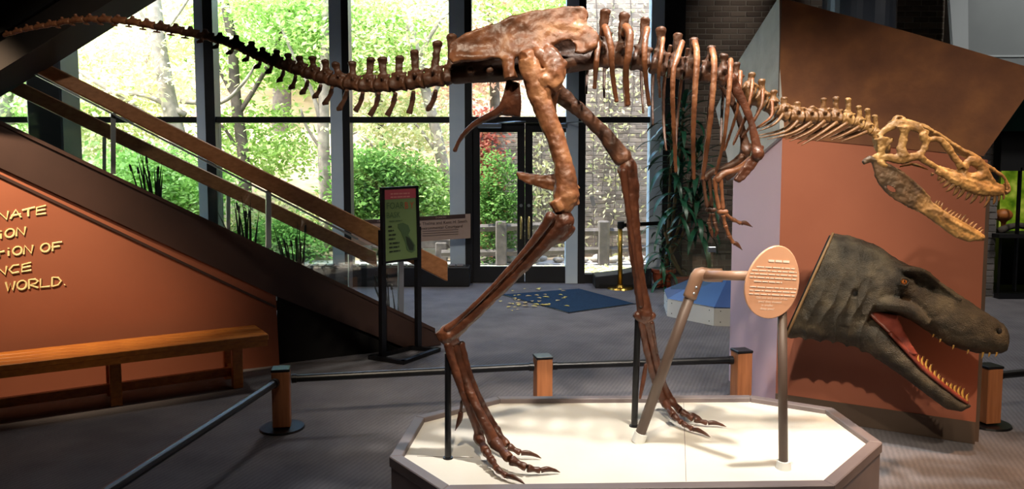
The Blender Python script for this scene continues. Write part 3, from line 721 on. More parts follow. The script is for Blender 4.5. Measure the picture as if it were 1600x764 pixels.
# ================================================================== EGG-SHAPED SIGN on a pole, with pipe arm
M('egg_tan', '#d49c7c', '#dca886', rough=.35, scale=2)
M('egg_text', '#f5e6d4', rough=.5)
M('pole_taupe', '#584840', '#655349', rough=.45, scale=3)
M('pipe_tan', '#8f6e5a', '#9b7a65', rough=.4, scale=3)
base = G(1224, 732, ZS); ye = base.y
sg = thing('egg_sign', 'tan egg-shaped text sign on a taupe pole standing in the sand', 'sign', base)
link('pole', MB().tube([base, P(1222, 470, ye)], 7.2*ye/F, seg=16), 'pole_taupe', sg, smooth=True)
link('pole_foot', MB().frustum(base, 12*ye/F, 10.5*ye/F, ZS, ZS+.035, 24), 'base_white', sg)
k = ye/F; ec = P(1208, 441, ye-.04); cz = []
tl = math.radians(-13)
for i in range(48):
    a = 2*math.pi*i/48; x = 43*math.cos(a)*(1-.10*math.sin(a)); y = 58*math.sin(a)
    x, y = x*math.cos(tl)-y*math.sin(tl), x*math.sin(tl)+y*math.cos(tl)
    cz.append(ec+V((x*k, x*k*.10, y*k)))
link('egg_board', MB().prism(cz, (0, .018, 0)), 'egg_tan', sg, bevel=.003)
eu = V((1, .10, -.07)); ev = V((.03, 0, 1))
def egg_line(t, dx, dy, size, align='CENTER'):
    o_ = ec+V((dx*k, dx*k*.10, -dy*k)); return text_mesh(t, size*k, o_, eu, ev, align, depth=.003)
def word_bars(o_, u, v, widths, h, gap):      # print too small to read: one low bar for each word
    mb = MB(); x = 0; tot = sum(widths)+gap*(len(widths)-1); u, v = V(u).normalized(), V(v).normalized(); n = u.cross(v)
    for w_ in widths: mb.obox(V(o_)+u*(x+w_/2-tot/2)+n*.0035, u*w_/2, v*h/2, n*.0004); x += w_+gap
    return mb
R2 = random.Random(5)
for dx, dy, tot, h in ((8, -33, 34, 3.4), (3, -23, 62, 1.7), (1, -17.5, 72, 1.7), (0, -12, 76, 1.7), (-1, -6.5, 76, 1.7), (-9, -1, 44, 1.7), (0, 8.5, 76, 1.6), (-1, 14, 76, 1.6), (-2, 19.5, 74, 1.6)):
    ws = []
    while sum(ws)+1.6*len(ws) < tot: ws.append(min(R2.uniform(4, 13), max(2, tot-sum(ws)-1.6*len(ws))))
    o_ = ec+V((dx*k, dx*k*.10, -dy*k)); link('small_print', word_bars(o_, eu, ev, [w_*k for w_ in ws], h*k, 1.6*k), 'egg_text', sg)
for t, dx, dy, s in (('Get one and some of the', -2, 26.5, 5), ('jaws! they showed', -5, 32, 5), ('in smaller', -9, 37.5, 5), ('deep jaws!', -9, 43, 5.4)): link('lettering', egg_line(t, dx, dy, s), 'egg_text', sg)
# tan pipe frame: slanted leg, elbow and arm
pb = G(997, 690, ZS); yp = pb.y
pp = thing('pipe_support', 'slanted tan pipe with elbow reaching to the egg sign', 'pipe', pb)
el = P(1090, 430, yp-.12); r = 8.2*yp/F
link('slanted_pipe', MB().tube([pb+V((0, 0, .01)), el], r, seg=16), 'pole_taupe', pp, smooth=True)
link('pipe_arm', MB().tube([el+V((.02, 0, 0)), P(1172, 431, ye+.02)], r*.88, seg=16), 'pipe_tan', pp, smooth=True)
d = (pb-el).normalized()
link('elbow_fitting', MB().tube([el+d*.11, el+d*.05, el+V((.005, 0, .004)), el+V((.05, 0, 0)), el+V((.11, .0, 0))], r*1.28, seg=16, sub=3), 'pipe_tan', pp, smooth=True)
link('pipe_foot', MB().tube([pb, pb-d*.05], r*1.3, seg=16), 'base_white', pp)
for s in (.055, .085): link('fitting_screw', MB().ball(el+d*s+V((.004, -r*1.28, 0)), .006), 'steel', pp)

# ================================================================== GREEN POSTER on a black stand
bl, br = G(601, 561), G(657, 546); su = V(((br-bl).x, (br-bl).y, 0)).normalized(); sn = V((su.y, -su.x, 0)); up = V((0, 0, 1))
def onp(px, py, off=0): return PL(px, py, bl+sn*off, br+sn*off)
M('poster_green', '#6f8a58', '#7a9562', rough=.5, scale=2); M('poster_red', '#b4505c', rough=.5); M('poster_dkgreen', '#4f6b48', rough=.6)
M('poster_ink', '#2c3a2c', rough=.6); M('poster_pink', '#d08a86', rough=.6); M('poster_orange', '#c0503c', rough=.6)
so = thing('poster_stand', 'green poster with red heading in a tall black floor stand', 'sign stand', (bl+br)/2)
link('poster_board', MB().prism([onp(600, 296, .004), onp(650, 293, .004), onp(652, 402, .004), onp(602, 409, .004)], -sn*.012), 'poster_green', so)
for a, b in (((597, 293), (600, 414)), ((650, 290), (654.5, 405))):
    x0, y0 = a; x1, y1 = b; link('poster_frame', MB().prism([onp(x0, y0, .012), onp(x0+4, y0, .012), onp(x1+3, y1, .012), onp(x1-1, y1, .012)], -sn*.03), 'black_metal', so)
link('poster_frame', MB().prism([onp(597, 293, .011), onp(653, 290, .011), onp(653, 293.5, .011), onp(597, 296.5, .011)], -sn*.03), 'black_metal', so)
link('poster_frame', MB().prism([onp(600, 409, .011), onp(655, 402, .011), onp(655, 405, .011), onp(600, 412.5, .011)], -sn*.03), 'black_metal', so)
link('stand_leg', MB().prism([onp(596, 360, 0), onp(603, 360, 0), onp(604, 561, 0), onp(597, 561, 0)], -sn*.04), 'black_metal', so)
link('stand_leg', MB().prism([onp(652, 354, 0), onp(658, 354, 0), onp(659, 546, 0), onp(653, 546, 0)], -sn*.04), 'black_metal', so)
q = [G(580, 561), G(630, 569), G(684, 549), G(642, 546.5)]
for i in range(4):
    a, b = q[i], q[(i+1)%4]; e = (b-a).normalized(); n = V((-e.y, e.x, 0)); link('foot_bar', MB().obox((a+b)/2+V((0, 0, .016)), e*((b-a).length/2+.018), n*.02, V((0, 0, .016))), 'black_metal', so)
link('heading_band', MB().prism([onp(601, 297, .007), onp(650, 294, .007), onp(650.4, 309, .007), onp(601, 312, .007)], -sn*.003), 'poster_red', so)
ks = bl.y/F
def pline(t, px, py, size, mat): link('lettering', text_mesh(t, size*ks, onp(px, py, .009), su, up, depth=.0005), mat, so)
def pbars(px, py, tot, h, mat):
    ws = []
    while sum(ws)+1.4*len(ws) < tot: ws.append(min(R2.uniform(5, 12), max(2, tot-sum(ws)-1.4*len(ws))))
    link('small_print', word_bars(onp(px+tot/2, py, .006), su, up, [w_*ks for w_ in ws], h*ks, 1.4*ks), mat, so)
pbars(604, 302.5, 42, 2.2, 'poster_pink'); pbars(604, 307.5, 42, 2.2, 'poster_pink')
pline('FOAR', 603.5, 327, 15, 'poster_dkgreen'); pline('B', 632, 326, 15, 'poster_orange'); pline('Y', 640.5, 325.5, 15, 'poster_orange'); pline('BASK', 603.5, 341, 13, 'poster_dkgreen'); pbars(604, 345, 28, 1.5, 'poster_dkgreen')
for i, t in enumerate([8, 11, 15, 14, 22, 21, 23]): pbars(605, 354+i*6.4, t, 2.4, 'poster_ink')
fig = [(622, 350), (630, 348), (638, 352), (641, 360), (638, 367), (643, 374), (649, 383), (649, 391), (643, 395), (636, 391), (634, 381), (630, 371), (627, 363), (622, 356)]
link('animal_print', MB().prism([onp(x, y, .008) for x, y in fig], -sn*.002), 'poster_dkgreen', so)
fig2 = [(634, 369), (640, 372), (647, 383), (646, 391), (640, 391), (636, 382)]
link('animal_print', MB().prism([onp(x, y, .0095) for x, y in fig2], -sn*.001), 'poster_ink', so)

# ================================================================== COURTYARD SIGN hanging on the glass
ysn = YW-.16
wo = thing('courtyard_sign', 'long tan courtyard name board across the window mullion', 'sign', P(640, 375, ysn))
link('sign_board', MB().prism([P(549, 345, ysn), P(735, 334, ysn), P(735, 372, ysn), P(549, 385, ysn)], (0, .02, 0)), 'sign_tan', wo)
for a, b in ((549, 645), (650, 727)): link('heading_band', MB().prism([P(a, 345-(a-549)*.06, ysn-.004), P(b, 345-(b-549)*.06, ysn-.004), P(b, 351-(b-549)*.06, ysn-.004), P(a, 351-(a-549)*.06, ysn-.004)], (0, .003, 0)), 'sign_brown', wo)
kk = ysn/F; tu = V((1, 0, .06))
def wline(t, px, py, s, mat='ink_dark'): link('lettering', text_mesh(t, s*kk, P(px, py, ysn-.002), tu, up, 'CENTER', depth=.003), mat, wo)
wline('The Thelma and Kent H. Smith', 689, 350, 6.6); wline('Environmental', 674, 358.2, 6.6); wline('Courtyard', 709, 356, 6.6)
wline('Harold T. Clark', 598, 358, 7); wline('Entrance', 600, 366, 6.6)
wline('DONORS', 689, 341, 4, 'sign_tan'); wline('CREATED', 598, 346.5, 4, 'sign_tan')
for y in (361, 364.5, 368): link('small_print', MB().prism([P(660, y, ysn-.003), P(716, y-3, ysn-.003), P(716, y-2.2, ysn-.003), P(660, y+.8, ysn-.003)], (0, .001, 0)), 'ink_grey', wo)
# white paper note on the glass
link('paper_note', MB().prism([P(921, 307, YW-.02), P(927, 305, YW-.02), P(931, 321, YW-.02), P(925, 323, YW-.02)], (0, .004, 0)), 'base_white')
tag(bpy.data.objects['paper_note'], 'small white paper note stuck to the glass by the door', 'note')
# leaflet shapes etc on the far right: dark display case with lit green diorama
M('diorama_green', '#4a6b14', '#b8c24a', rough=.5, scale=7, c3='#7d9a22', emit=.3)
M('diorama_orange', '#b0622a', '#c87a3a', rough=.5, scale=7)
M('case_teal', '#1f4a44', '#2a5a50', rough=.6, scale=4)
yd = YP-.15
dc = thing('display_case', 'dark display case with a lit green diorama beside the brick pillar', 'display case', P(1640, 455, yd))
link('upper_cabinet', MB().box(P(1563, 267, yd), P(1760, 205, yd)+V((0, .6, 0))), 'shadow_black', dc)
link('teal_header', MB().box(P(1565, 205, yd), P(1760, 150, yd)+V((0, .5, 0))), 'case_teal', dc)
link('diorama_back', MB().box(P(1562, 372, yd+.5), P(1760, 262, yd+.5)+V((0, .03, 0))), 'diorama_green', dc)
link('case_floor', MB().box(P(1561, 372, yd), P(1760, 366, yd)+V((0, .6, 0))), 'shadow_black', dc)
link('model_mushroom', organic(MB().ball(P(1568, 336, yd+.25), .09, (1.2, 1, .9)).tube([P(1568, 340, yd+.25), P(1568, 366, yd+.25)], .03), .012, 3), 'diorama_orange', dc)
link('model_log', MB().tube([P(1560, 362, yd+.2), P(1590, 352, yd+.2), P(1640, 362, yd+.2)], [.05, .035, .05], seg=8, sub=3), 'bark_dark', dc, smooth=True)
for x in (1588, 1690): link('case_post', MB().box(P(x, 455, yd), P(x+7, 262, yd)+V((0, .05, 0))), 'black_metal', dc)
link('case_leg', MB().box(P(1561, 458, yd+.05), P(1566, 366, yd+.05)+V((0, .05, 0))), 'black_metal', dc)
link('lower_back', MB().box(P(1561, 445, yd+.6), P(1760, 370, yd+.6)+V((0, .02, 0))), 'shadow_black', dc)
link('foot_bar', MB().box((P(1561, 456, yd).x, yd, 0), (P(1760, 456, yd).x, yd+.1, .06)), 'black_metal', dc)
# grey wall panel and round dark column near the ceiling behind the kiosk
gp = thing('wall_panel', 'large plain grey panel with pale edge high behind the kiosk', 'panel', P(1600, 110, 8.6))
link('panel_sheet', MB().prism([P(1512, -60, 8.6), P(1800, -60, 8.6), P(1800, 140, 8.6), P(1514, 140, 8.6)], (0, .05, 0)), 'grey_panel', gp)
link('panel_edge', MB().prism([P(1480, -60, 8.62), P(1512, -60, 8.6), P(1514, 140, 8.6), P(1494, 140, 8.62)], (0, .05, 0)), 'grey_panel_light', gp)
link('panel_joint', MB().box(P(1514, 89, 8.59), P(1800, 86, 8.59)+V((0, .02, 0))), 'grey_panel_light', gp)
link('hanger_strap', MB().box(P(1600, -60, 8.6), P(1606, -190, 8.6)+V((0, .02, 0))), 'black_metal', gp)
cx = P(1342, 20, 9.3); rr = 53*9.3/F
cc = struct('trim_9', MB().frustum((cx.x, cx.y), rr, rr, 0, CEIL, 40), 'blue_aluminium', 'round dark blue column behind the top of the kiosk', 'column', smooth=False)
cc.data.materials[0] = M('column_dark', '#23272f', '#2b303a', rough=.35, scale=3)
link('column_collar', MB().frustum((cx.x, cx.y), rr+.02, rr+.02, 0, .15, 40), 'black_metal', cc)
# ================================================================== DINOSAUR SKELETON
M('bone_warm', '#54331f', '#a87650', rough=.42, scale=9, c3='#7e4f34', detail=8, bump=.35, bscale=45)
M('bone_mid', '#54381f', '#8a6640', rough=.48, scale=12, c3='#6e4d2e', detail=8, bump=.35, bscale=60)
M('bone_red', '#3c2419', '#6f432e', rough=.36, scale=10, c3='#533022', detail=8, bump=.35, bscale=50)
M('bone_tan', '#6e5130', '#ad8853', rough=.5, scale=14, c3='#8e6b3e', detail=8, bump=.35, bscale=70)
M('bone_shaded', '#3c261a', '#6a4530', rough=.5, scale=10, c3='#503222', detail=8, bump=.35, bscale=50)  # darker bone: shade put into the colour of unlit tail and far-side bones
M('tooth_bone', '#654830', '#a07c50', rough=.3, scale=40)
M('claw', '#3c241a', '#5a382a', rough=.3, scale=30)
YM0 = 3.55
def YM(px):
    if px < 720: t = (720-px)/720; return YM0+.95*t**1.15
    return YM0
def S(px, py, dy=0): return P(px, py, YM(px)+dy)
def K(px): return YM(px)/F
sk = thing('dinosaur_skeleton', 'brown mounted meat-eating dinosaur skeleton striding on the white platform', 'skeleton', (0.45, YM0, ZS))
def smoothpath(pts, x):       # centrum height at px
    for (x0, y0), (x1, y1) in zip(pts, pts[1:]):
        if x0 <= x <= x1: return y0+(y1-y0)*(x-x0)/(x1-x0)
    return pts[0][1] if x < pts[0][0] else pts[-1][1]
colm = [(-10, 58), (10, 55), (40, 46), (80, 39), (120, 31), (160, 31), (200, 34), (240, 41), (280, 49), (300, 53), (340, 62), (369, 71), (396, 85), (424, 95), (451, 105), (492, 118), (534, 130), (575, 135), (630, 131), (685, 124), (720, 117), (800, 110), (870, 100), (931, 90), (998, 95), (1033, 105), (1073, 112), (1120, 119), (1151, 133), (1189, 160), (1218, 176), (1239, 184), (1260, 184), (1281, 184), (1306, 183), (1327, 187), (1344, 195), (1361, 205), (1372, 215)]
def vertebra(x0, x1, r, tip, sw, tw=None, zyg=True, mat='bone_warm', tp=.0, vox=None, bulge=.80):
    k = K((x0+x1)/2); y0, y1 = smoothpath(colm, x0), smoothpath(colm, x1); c0, c1 = S(x0, y0), S(x1, y1); m = (c0+c1)/2; a = (c1-c0).normalized(); R = r*k
    up = V((-a.z, 0, a.x)); mb = MB()
    g = (c1-c0).length*.04
    mb.tube([c0+a*g, c0+a*g*3, m, c1-a*g*3, c1-a*g], [R*.93, R, R*bulge, R, R*.93], seg=12, sub=2)
    if tip:
        t = S(*tip); base = m+up*R*.7; d = (t-base); w = sw*k; th = (tw or sw*.45)*k
        side = V((0, 1, 0))
        mb.tube([base-up*R*.2, base+d*.35, base+d*.75, t], [w*.62, w*.5, w*.52, w*.66], seg=10, sub=2, flat=max(.35, th/w))
        mb.ball(t, w*.62, (1, .8, .55))
        mb.ball(base+up*R*.35, R*.62, (1.2, .9, .7))
        if zyg:
            mb.tube([base+up*R*.3, base+a*(x1-x0)*k*.55+up*R*.75], [R*.34, R*.2], seg=7)
            mb.tube([base+up*R*.4, base-a*(x1-x0)*k*.5+up*R*.75], [R*.34, R*.2], seg=7)
    if tp:
        for s in (-1, 1): mb.tube([m+up*R*.5, m+up*R*.9+V((0, s*tp, 0))], [R*.45, R*.22], seg=7)
    me = organic(mb, vox or max(R*.15, .0034), 3, R*.11, .9/max(R, .01))
    return link('vertebra', me, mat, sk)
# tail: centra with spines and chevrons, getting smaller to the tip
tail_sp = [(706, 57), (684, 68), (648, 81), (624, 90), (598, 92), (579, 93), (550, 99), (524, 100), (508, 96), (488, 91), (468, 90), (450, 86), (432, 80), (410, 76), (393, 67), (369, 57)]
cx_ = [722, 694, 664, 637, 611, 588, 564, 540, 518, 498, 479, 460, 441, 421, 401, 381, 358]
rad = [13.5, 13, 12.5, 12.5, 12, 11.5, 11, 10.5, 10.5, 10, 9.5, 8.8, 8.2, 7.8, 7.2, 6.8]
for i in range(16):
    vertebra(cx_[i+1], cx_[i], rad[i], tail_sp[i], 14.5-.42*i, 5, mat='bone_shaded', tp=.05*(1-i/16)+.01)
xs = [358, 335, 312, 289, 266, 243, 221, 199, 176, 154, 132, 110, 90, 71, 53, 36, 20, 5]
for i in range(len(xs)-1):
    f = i/(len(xs)-1); xm = (xs[i]+xs[i+1])/2; r = 6.3-3.4*f
    vertebra(xs[i+1], xs[i], r, (xm-3, smoothpath(colm, xm)-r-5.5+3*f), 6.5-3*f, 3, mat='bone_warm' if i > 4 else 'bone_shaded', vox=.0035)
chev = [((681, 143), (667, 174)), ((646, 145), (639, 178)), ((618, 147), (605, 181)), ((592, 147), (578, 181)), ((567, 146), (555, 174)), ((542, 142), (530, 170)), ((519, 138), (508, 161)), ((501, 135), (492, 151)), ((481, 128), (472, 145)), ((462, 120), (455, 137)), ((443, 113), (436, 126)), ((425, 104), (418, 113)), ((407, 97), (400, 105)), ((388, 88), (382, 94)), ((364, 77), (357, 83)), ((341, 68), (335, 74)), ((317, 60), (311, 65))]
for i, (a, b) in enumerate(chev):
    w = (7.0-.16*i)*K(a[0]); mb = MB(); dx, dy = b[0]-a[0], b[1]-a[1]
    mid = (a[0]+dx*.38, a[1]+dy*.55); k = K(a[0])
    for s in (-1, 1): mb.tube([S(a[0], a[1]-2, s*.022), S(a[0]+dx*.18, a[1]+dy*.3, 0)], [w*.55, w*.6], seg=7)
    mb.tube([S(a[0]+dx*.12, a[1]+dy*.2), S(*mid), S(a[0]+dx*.8, a[1]+dy*.85), S(*b)], [w*.75, w*.6, w*.75, w*(.3 if i == 0 else .8)], seg=8, sub=3, flat=.6)
    if i > 4:                            # widening, skid-shaped feet towards the tip
        mb.tube([S(b[0]-4, b[1]+1), S(b[0]+4+min(i, 12)*.2, b[1]-1)], [w*.55, w*.6], seg=7, flat=.6)
    link('chevron', organic(mb, .0035, 2, .001, 60), 'bone_shaded', sk)
for i in range(10):
    x = 289-i*22; 
    if x < 70: break
    y = smoothpath(colm, x)+6.2-2.4*i/10; mb = MB().tube([S(x-6+i*.2, y+1.5), S(x, y+2), S(x+6-i*.2, y+3)], [.003, .0055, .003], seg=6, sub=2, flat=.7).tube([S(x+2, y-4), S(x, y+2)], [.006, .004], seg=6)
    link('chevron', mb, 'bone_warm', sk, smooth=True)
# sacrum
mb = MB().tube([S(706, 116), S(735, 113), S(770, 112), S(800, 110), S(850, 103), S(900, 96), S(932, 92)], [.048, .05, .05, .05, .05, .048, .044], seg=12, sub=2)
for x in (735, 765, 800, 840, 880): mb.tube([S(x, 110, -.10), S(x, 108, .10)], .018, seg=7)
mb.prism([S(720, 112, -.012), S(930, 90, -.012), S(905, 45, -.012), S(820, 40, -.012), S(730, 78, -.012)], (0, .024, 0))
link('sacrum', organic(mb, .007, 3, .002, 25), 'bone_shaded', sk)
# ilium blades
iz = [(80, 240), (110, 212), (230, 165), (400, 100), (550, 56), (700, 42), (800, 40), (835, 75), (820, 125), (865, 165), (885, 200), (875, 250), (840, 276), (790, 296), (755, 288), (762, 250), (725, 224), (660, 228), (600, 255), (565, 285), (480, 298), (440, 305), (390, 352), (372, 335), (355, 322), (300, 312), (220, 316), (150, 332), (100, 345), (76, 320), (75, 270)]
for s in (-1, 1):
    mb = MB(); pts = []
    for x, y in iz:
        px, py = 680+x/3.471, y/3.471; lean = .085+.045*(py-12)/90
        pts.append(S(px, py, s*lean))
    mb.prism(pts, (0, s*.03, 0))
    lean = lambda py: .085+.045*(py-12)/90+.012
    def rid(pp, rr): mb.tube([S(680+x/3.471, y/3.471, s*lean(y/3.471)) for x, y in pp], rr, seg=8, sub=3)
    rid([(85, 300), (180, 315), (300, 300), (420, 300), (520, 285), (620, 240), (720, 210), (800, 230), (860, 240)], [.02, .022, .016, .018, .020, .014, .012, .018, .016])
    rid([(100, 240), (250, 185), (420, 120), (560, 75), (700, 60), (800, 60)], [.012, .013, .013, .013, .014, .014])
    rid([(480, 290), (485, 220), (490, 150)], [.02, .014, .008])
    rid([(840, 180), (850, 240), (790, 285)], [.02, .026, .016])
    # peduncles around the hip socket
    rid([(400, 320), (398, 370), (408, 430)], [.030, .030, .034])
    rid([(590, 275), (625, 310), (640, 360), (640, 420), (610, 480)], [.034, .045, .055, .055, .045])
    for x, y, r_ in ((668, 345, .03), (665, 430, .03), (600, 330, .04), (560, 300, .035), (580, 440, .045), (690, 350, .02), (700, 345, .016)): mb.ball(S(680+x/3.471, y/3.471, s*(lean(y/3.471)+.01)), r_)
    link('ilium', organic(mb, .006, 3, .007, 14), 'bone_warm', sk)
# ischia: broad top, long thin shaft sweeping back and down
for s in (-1, 1):
    o_ = s*.09
    mb = MB().prism([S(792, 124, o_), S(812, 130, o_), S(815, 160, o_), S(813, 184, o_*.8), S(800, 182, o_*.8), S(783, 180, o_*.7), S(776, 172, o_*.7), S(786, 150, o_)], (0, s*.02, 0))
    mb.tube([S(800, 130, o_), S(792, 158, o_*.95), S(778, 175, o_*.8), S(755, 186, o_*.55), S(735, 199, o_*.35), S(720, 216, o_*.22), S(711, 234, o_*.18)], [.03, .024, .022, .017, .014, .012, .010], seg=9, sub=3)
    mb.ball(S(711, 234, o_*.18), .013)
    link('ischium', organic(mb, .006, 3, .002, 25), 'bone_red', sk)
# pubis with its boot pointing backwards
mb = MB()
for s in (-1, 1): mb.tube([S(868, 135, s*.10), S(862, 165, s*.07), S(866, 220, s*.03), S(876, 270, s*.018)], [.03, .022, .018, .022], seg=8, sub=3)
bt = [(806, 268), (818, 270), (845, 274), (865, 271), (885, 275), (900, 284), (907, 294), (898, 301), (880, 302), (858, 297), (840, 292), (824, 287), (810, 280)]
mb.prism([S(x, y, -.026) for x, y in bt], (0, .052, 0)); mb.tube([S(812, 274), S(845, 283), S(880, 288)], [.018, .03, .036], seg=8, sub=2)
link('pubis', organic(mb, .006, 3, .004, 35), 'bone_warm', sk)

def bone(name, pts, radii, mat, vox=.0052, amp=.0042, freq=20, flat=.9, extra=None, sub=4):
    mb = MB().tube(pts, radii, seg=12, sub=sub, flat=flat)
    mb.ball(pts[0], radii[0]*.98); mb.ball(pts[-1], radii[-1]*.98)
    for e in extra or []: mb.tube(*e[:2], seg=9, sub=3, flat=e[2] if len(e) > 2 else 1)
    return link(name, organic(mb, vox, 3, amp, freq), mat, sk)
# ---- near leg
n = -.16
bone('femur', [S(826, 92, n+.02), S(833, 118, n), S(842, 148, n), S(855, 183, n-.01), S(868, 215, n-.02), S(878, 248, n-.03), S(884, 280, n-.04), S(884, 306, n-.04), S(880, 322, n-.04)],
     [.046, .048, .050, .046, .043, .043, .050, .060, .046], 'bone_warm', extra=[([S(818, 94, n), S(830, 90, n+.03), S(850, 92, n+.12)], [.042, .042, .036]), ([S(820, 92, n-.02), S(824, 112, n-.02), S(832, 135, n-.015)], [.034, .032, .02]), ([S(848, 108, n), S(856, 128, n), S(850, 156, n)], [.03, .032, .02]), ([S(868, 312, n-.06), S(876, 330, n-.06)], [.035, .03]), ([S(892, 300, n-.02), S(897, 322, n-.02)], [.028, .028])])
fz = lambda px, py, z: G(px, py, z)
an = fz(700, 522, .0).y    # unused helper depth
yk, yan = YM0+n-.04, 3.40
def L(px, py, t): return P(px, py, yk+(yan-yk)*t)
bone('tibia', [L(880, 345, 0), L(868, 358, .08), L(838, 392, .25), L(803, 428, .45), L(768, 463, .65), L(735, 494, .82), L(710, 515, .95), L(700, 522, 1)],
     [.052, .052, .036, .032, .031, .034, .042, .046], 'bone_red', extra=[([L(862, 334, 0), L(870, 345, .03)], [.03, .036]), ([L(893, 352, .02), L(880, 368, .1), L(855, 385, .2)], [.026, .026, .014]), ([L(686, 516, 1), L(700, 532, 1), L(716, 528, 1)], [.028, .03, .026])])
bone('fibula', [L(858, 338, .02)+V((0, -.05, 0)), L(846, 358, .1)+V((0, -.045, 0)), L(812, 400, .35)+V((0, -.04, 0)), L(770, 446, .6)+V((0, -.035, 0)), L(730, 486, .85)+V((0, -.03, 0)), L(700, 512, 1)+V((0, -.025, 0))], [.026, .020, .014, .012, .012, .020], 'bone_red', vox=.0045, amp=.0015)
def T(px, py, z, Y=None): return G(px, py, z)
def foot(mets, toes, hallux, mat, kk=1.0):
    for m_ in mets: bone('metatarsal', m_[0], m_[1], mat, vox=.005, amp=.002, freq=30)
    for pts, rads in toes:
        for i in range(len(pts)-2):
            a, b = pts[i], pts[i+1]; e = (b-a); r0, r1 = rads[i], rads[i+1]
            mb = MB().tube([a+e*.03, a+e*.16, a+e*.5, a+e*.84, a+e*.97], [r0*.9, r0*1.0, (r0+r1)*.34, r1*1.0, r1*.85], seg=10, sub=2)
            link('toe_bone', organic(mb, .0042, 2, .001, 45), mat, sk)
        a, b = pts[-2], pts[-1]; e = b-a; r = rads[-2]
        mb = MB().tube([a, a+e*.3+V((0, 0, r*.55)), a+e*.68+V((0, 0, r*.45)), b], [r*.8, r*.86, r*.55, r*.1], seg=8, sub=4, flat=.75)
        link('toe_claw', mb, 'claw', sk, smooth=True)
    if hallux:
        bone('hallux_bone', hallux[:2], [.009, .007], mat, vox=.0035, amp=.0005)
        a, b = hallux[1], hallux[2]; link('hallux_claw', MB().tube([a, a*.6+b*.4+V((.006, 0, 0)), b], [.012, .013, .0015], seg=8, sub=4), 'claw', sk, smooth=True)
def gz(px, py, h): return G(px, py, ZS+h)
ey = yan
t1 = [gz(748, 684, .085), gz(760, 706, .062), gz(768, 719, .047), gz(777, 733, .035), gz(792, 744, .024), gz(821, 757, .008)]
t2 = [gz(771, 689, .10), gz(797, 718, .062), gz(823, 731, .036), gz(845, 735, .022), gz(875, 738, .008)]
t3 = [gz(772, 668, .11), gz(794, 697, .055), gz(814, 708, .03), gz(846, 716, .008)]
ft = P(704, 540, ey); fm = P(714, 538, ey+.01); fr = P(721, 537, ey+.02)
foot([([P(700, 538, ey-.01), P(712, 580, ey-.01), P(730, 630, (ey+t1[0].y)/2-.01), P(746, 668, t1[0].y), t1[0]], [.022, .020, .019, .022, .027]),
      ([P(710, 536, ey+.01), P(722, 580, ey+.01), P(742, 630, (ey+t2[0].y)/2), P(763, 672, t2[0].y), t2[0]], [.024, .022, .021, .025, .029]),
      ([P(720, 538, ey+.03), P(732, 582, ey+.03), P(750, 625, (ey+t3[0].y)/2+.01), P(765, 655, t3[0].y), t3[0]], [.020, .018, .017, .020, .024])],
     [(t1, [.027, .022, .019, .016, .014, .01]), (t2, [.03, .024, .019, .015, .01]), (t3, [.024, .019, .015, .01])],
     [P(722, 627, ey+.05), P(720, 643, ey+.06), P(711, 673, ey+.06)], 'bone_red')
# ---- far leg
f = .16
fy = YM0+.24
bone('femur', [S(852, 118, f-.06), S(868, 140, f), S(890, 160, f+.02), S(915, 180, f+.03), S(940, 205, f+.05), S(960, 230, f+.06), S(972, 246, f+.07)], [.04, .045, .038, .034, .035, .044, .05], 'bone_shaded', extra=[([S(962, 252, f+.07), S(978, 240, f+.07)], [.04, .045])])
def Lf(px, py, t): return P(px, py, YM0+f+.07+(3.82-YM0-f-.07)*t)
bone('tibia', [Lf(980, 262, 0), Lf(984, 285, .1), Lf(988, 330, .3), Lf(993, 390, .55), Lf(999, 440, .8), Lf(1005, 475, .95), Lf(1008, 490, 1)], [.052, .046, .036, .033, .032, .038, .042], 'bone_red', extra=[([Lf(968, 262, 0), Lf(990, 258, 0)], [.03, .04])])
bone('fibula', [Lf(972, 268, 0)+V((0, -.04, 0)), Lf(980, 330, .3)+V((0, -.04, 0)), Lf(990, 400, .6)+V((0, -.035, 0)), Lf(1000, 475, .95)+V((0, -.03, 0))], [.022, .014, .011, .016], 'bone_red', vox=.0045, amp=.001)
bone('ankle_bone', [Lf(996, 492, 1), Lf(1008, 497, 1), Lf(1019, 494, 1)], [.026, .034, .024], 'bone_red')
q1 = [gz(1038, 628, .09), gz(1053, 650, .055), gz(1066, 661, .036), gz(1083, 671, .022), gz(1110, 683, .008)]
q2 = [gz(1046, 624, .095), gz(1064, 643, .058), gz(1084, 655, .034), gz(1106, 661, .022), gz(1135, 667, .008)]
q3 = [gz(1042, 615, .10), gz(1058, 637, .05), gz(1076, 648, .028), gz(1097, 655, .008)]
foot([([Lf(1003, 503, 1), P(1008, 535, 3.84), P(1018, 580, (3.84+q1[0].y)/2), P(1030, 612, q1[0].y), q1[0]], [.021, .018, .017, .02, .025]),
      ([Lf(1011, 503, 1), P(1017, 535, 3.86), P(1028, 580, (3.86+q2[0].y)/2), P(1039, 608, q2[0].y), q2[0]], [.023, .020, .019, .022, .027]),
      ([Lf(1017, 505, 1), P(1022, 540, 3.89), P(1030, 575, (3.89+q3[0].y)/2), P(1037, 600, q3[0].y), q3[0]], [.018, .016, .015, .017, .022])],
     [(q1, [.025, .02, .016, .014, .01]), (q2, [.027, .021, .017, .014, .01]), (q3, [.022, .017, .013, .01])], None, 'bone_red')
bone('splint_bone', [P(1009, 570, 3.83), P(1006, 590, 3.82), P(1000, 622, 3.80)], [.010, .013, .008], 'bone_red', vox=.004, amp=.001)
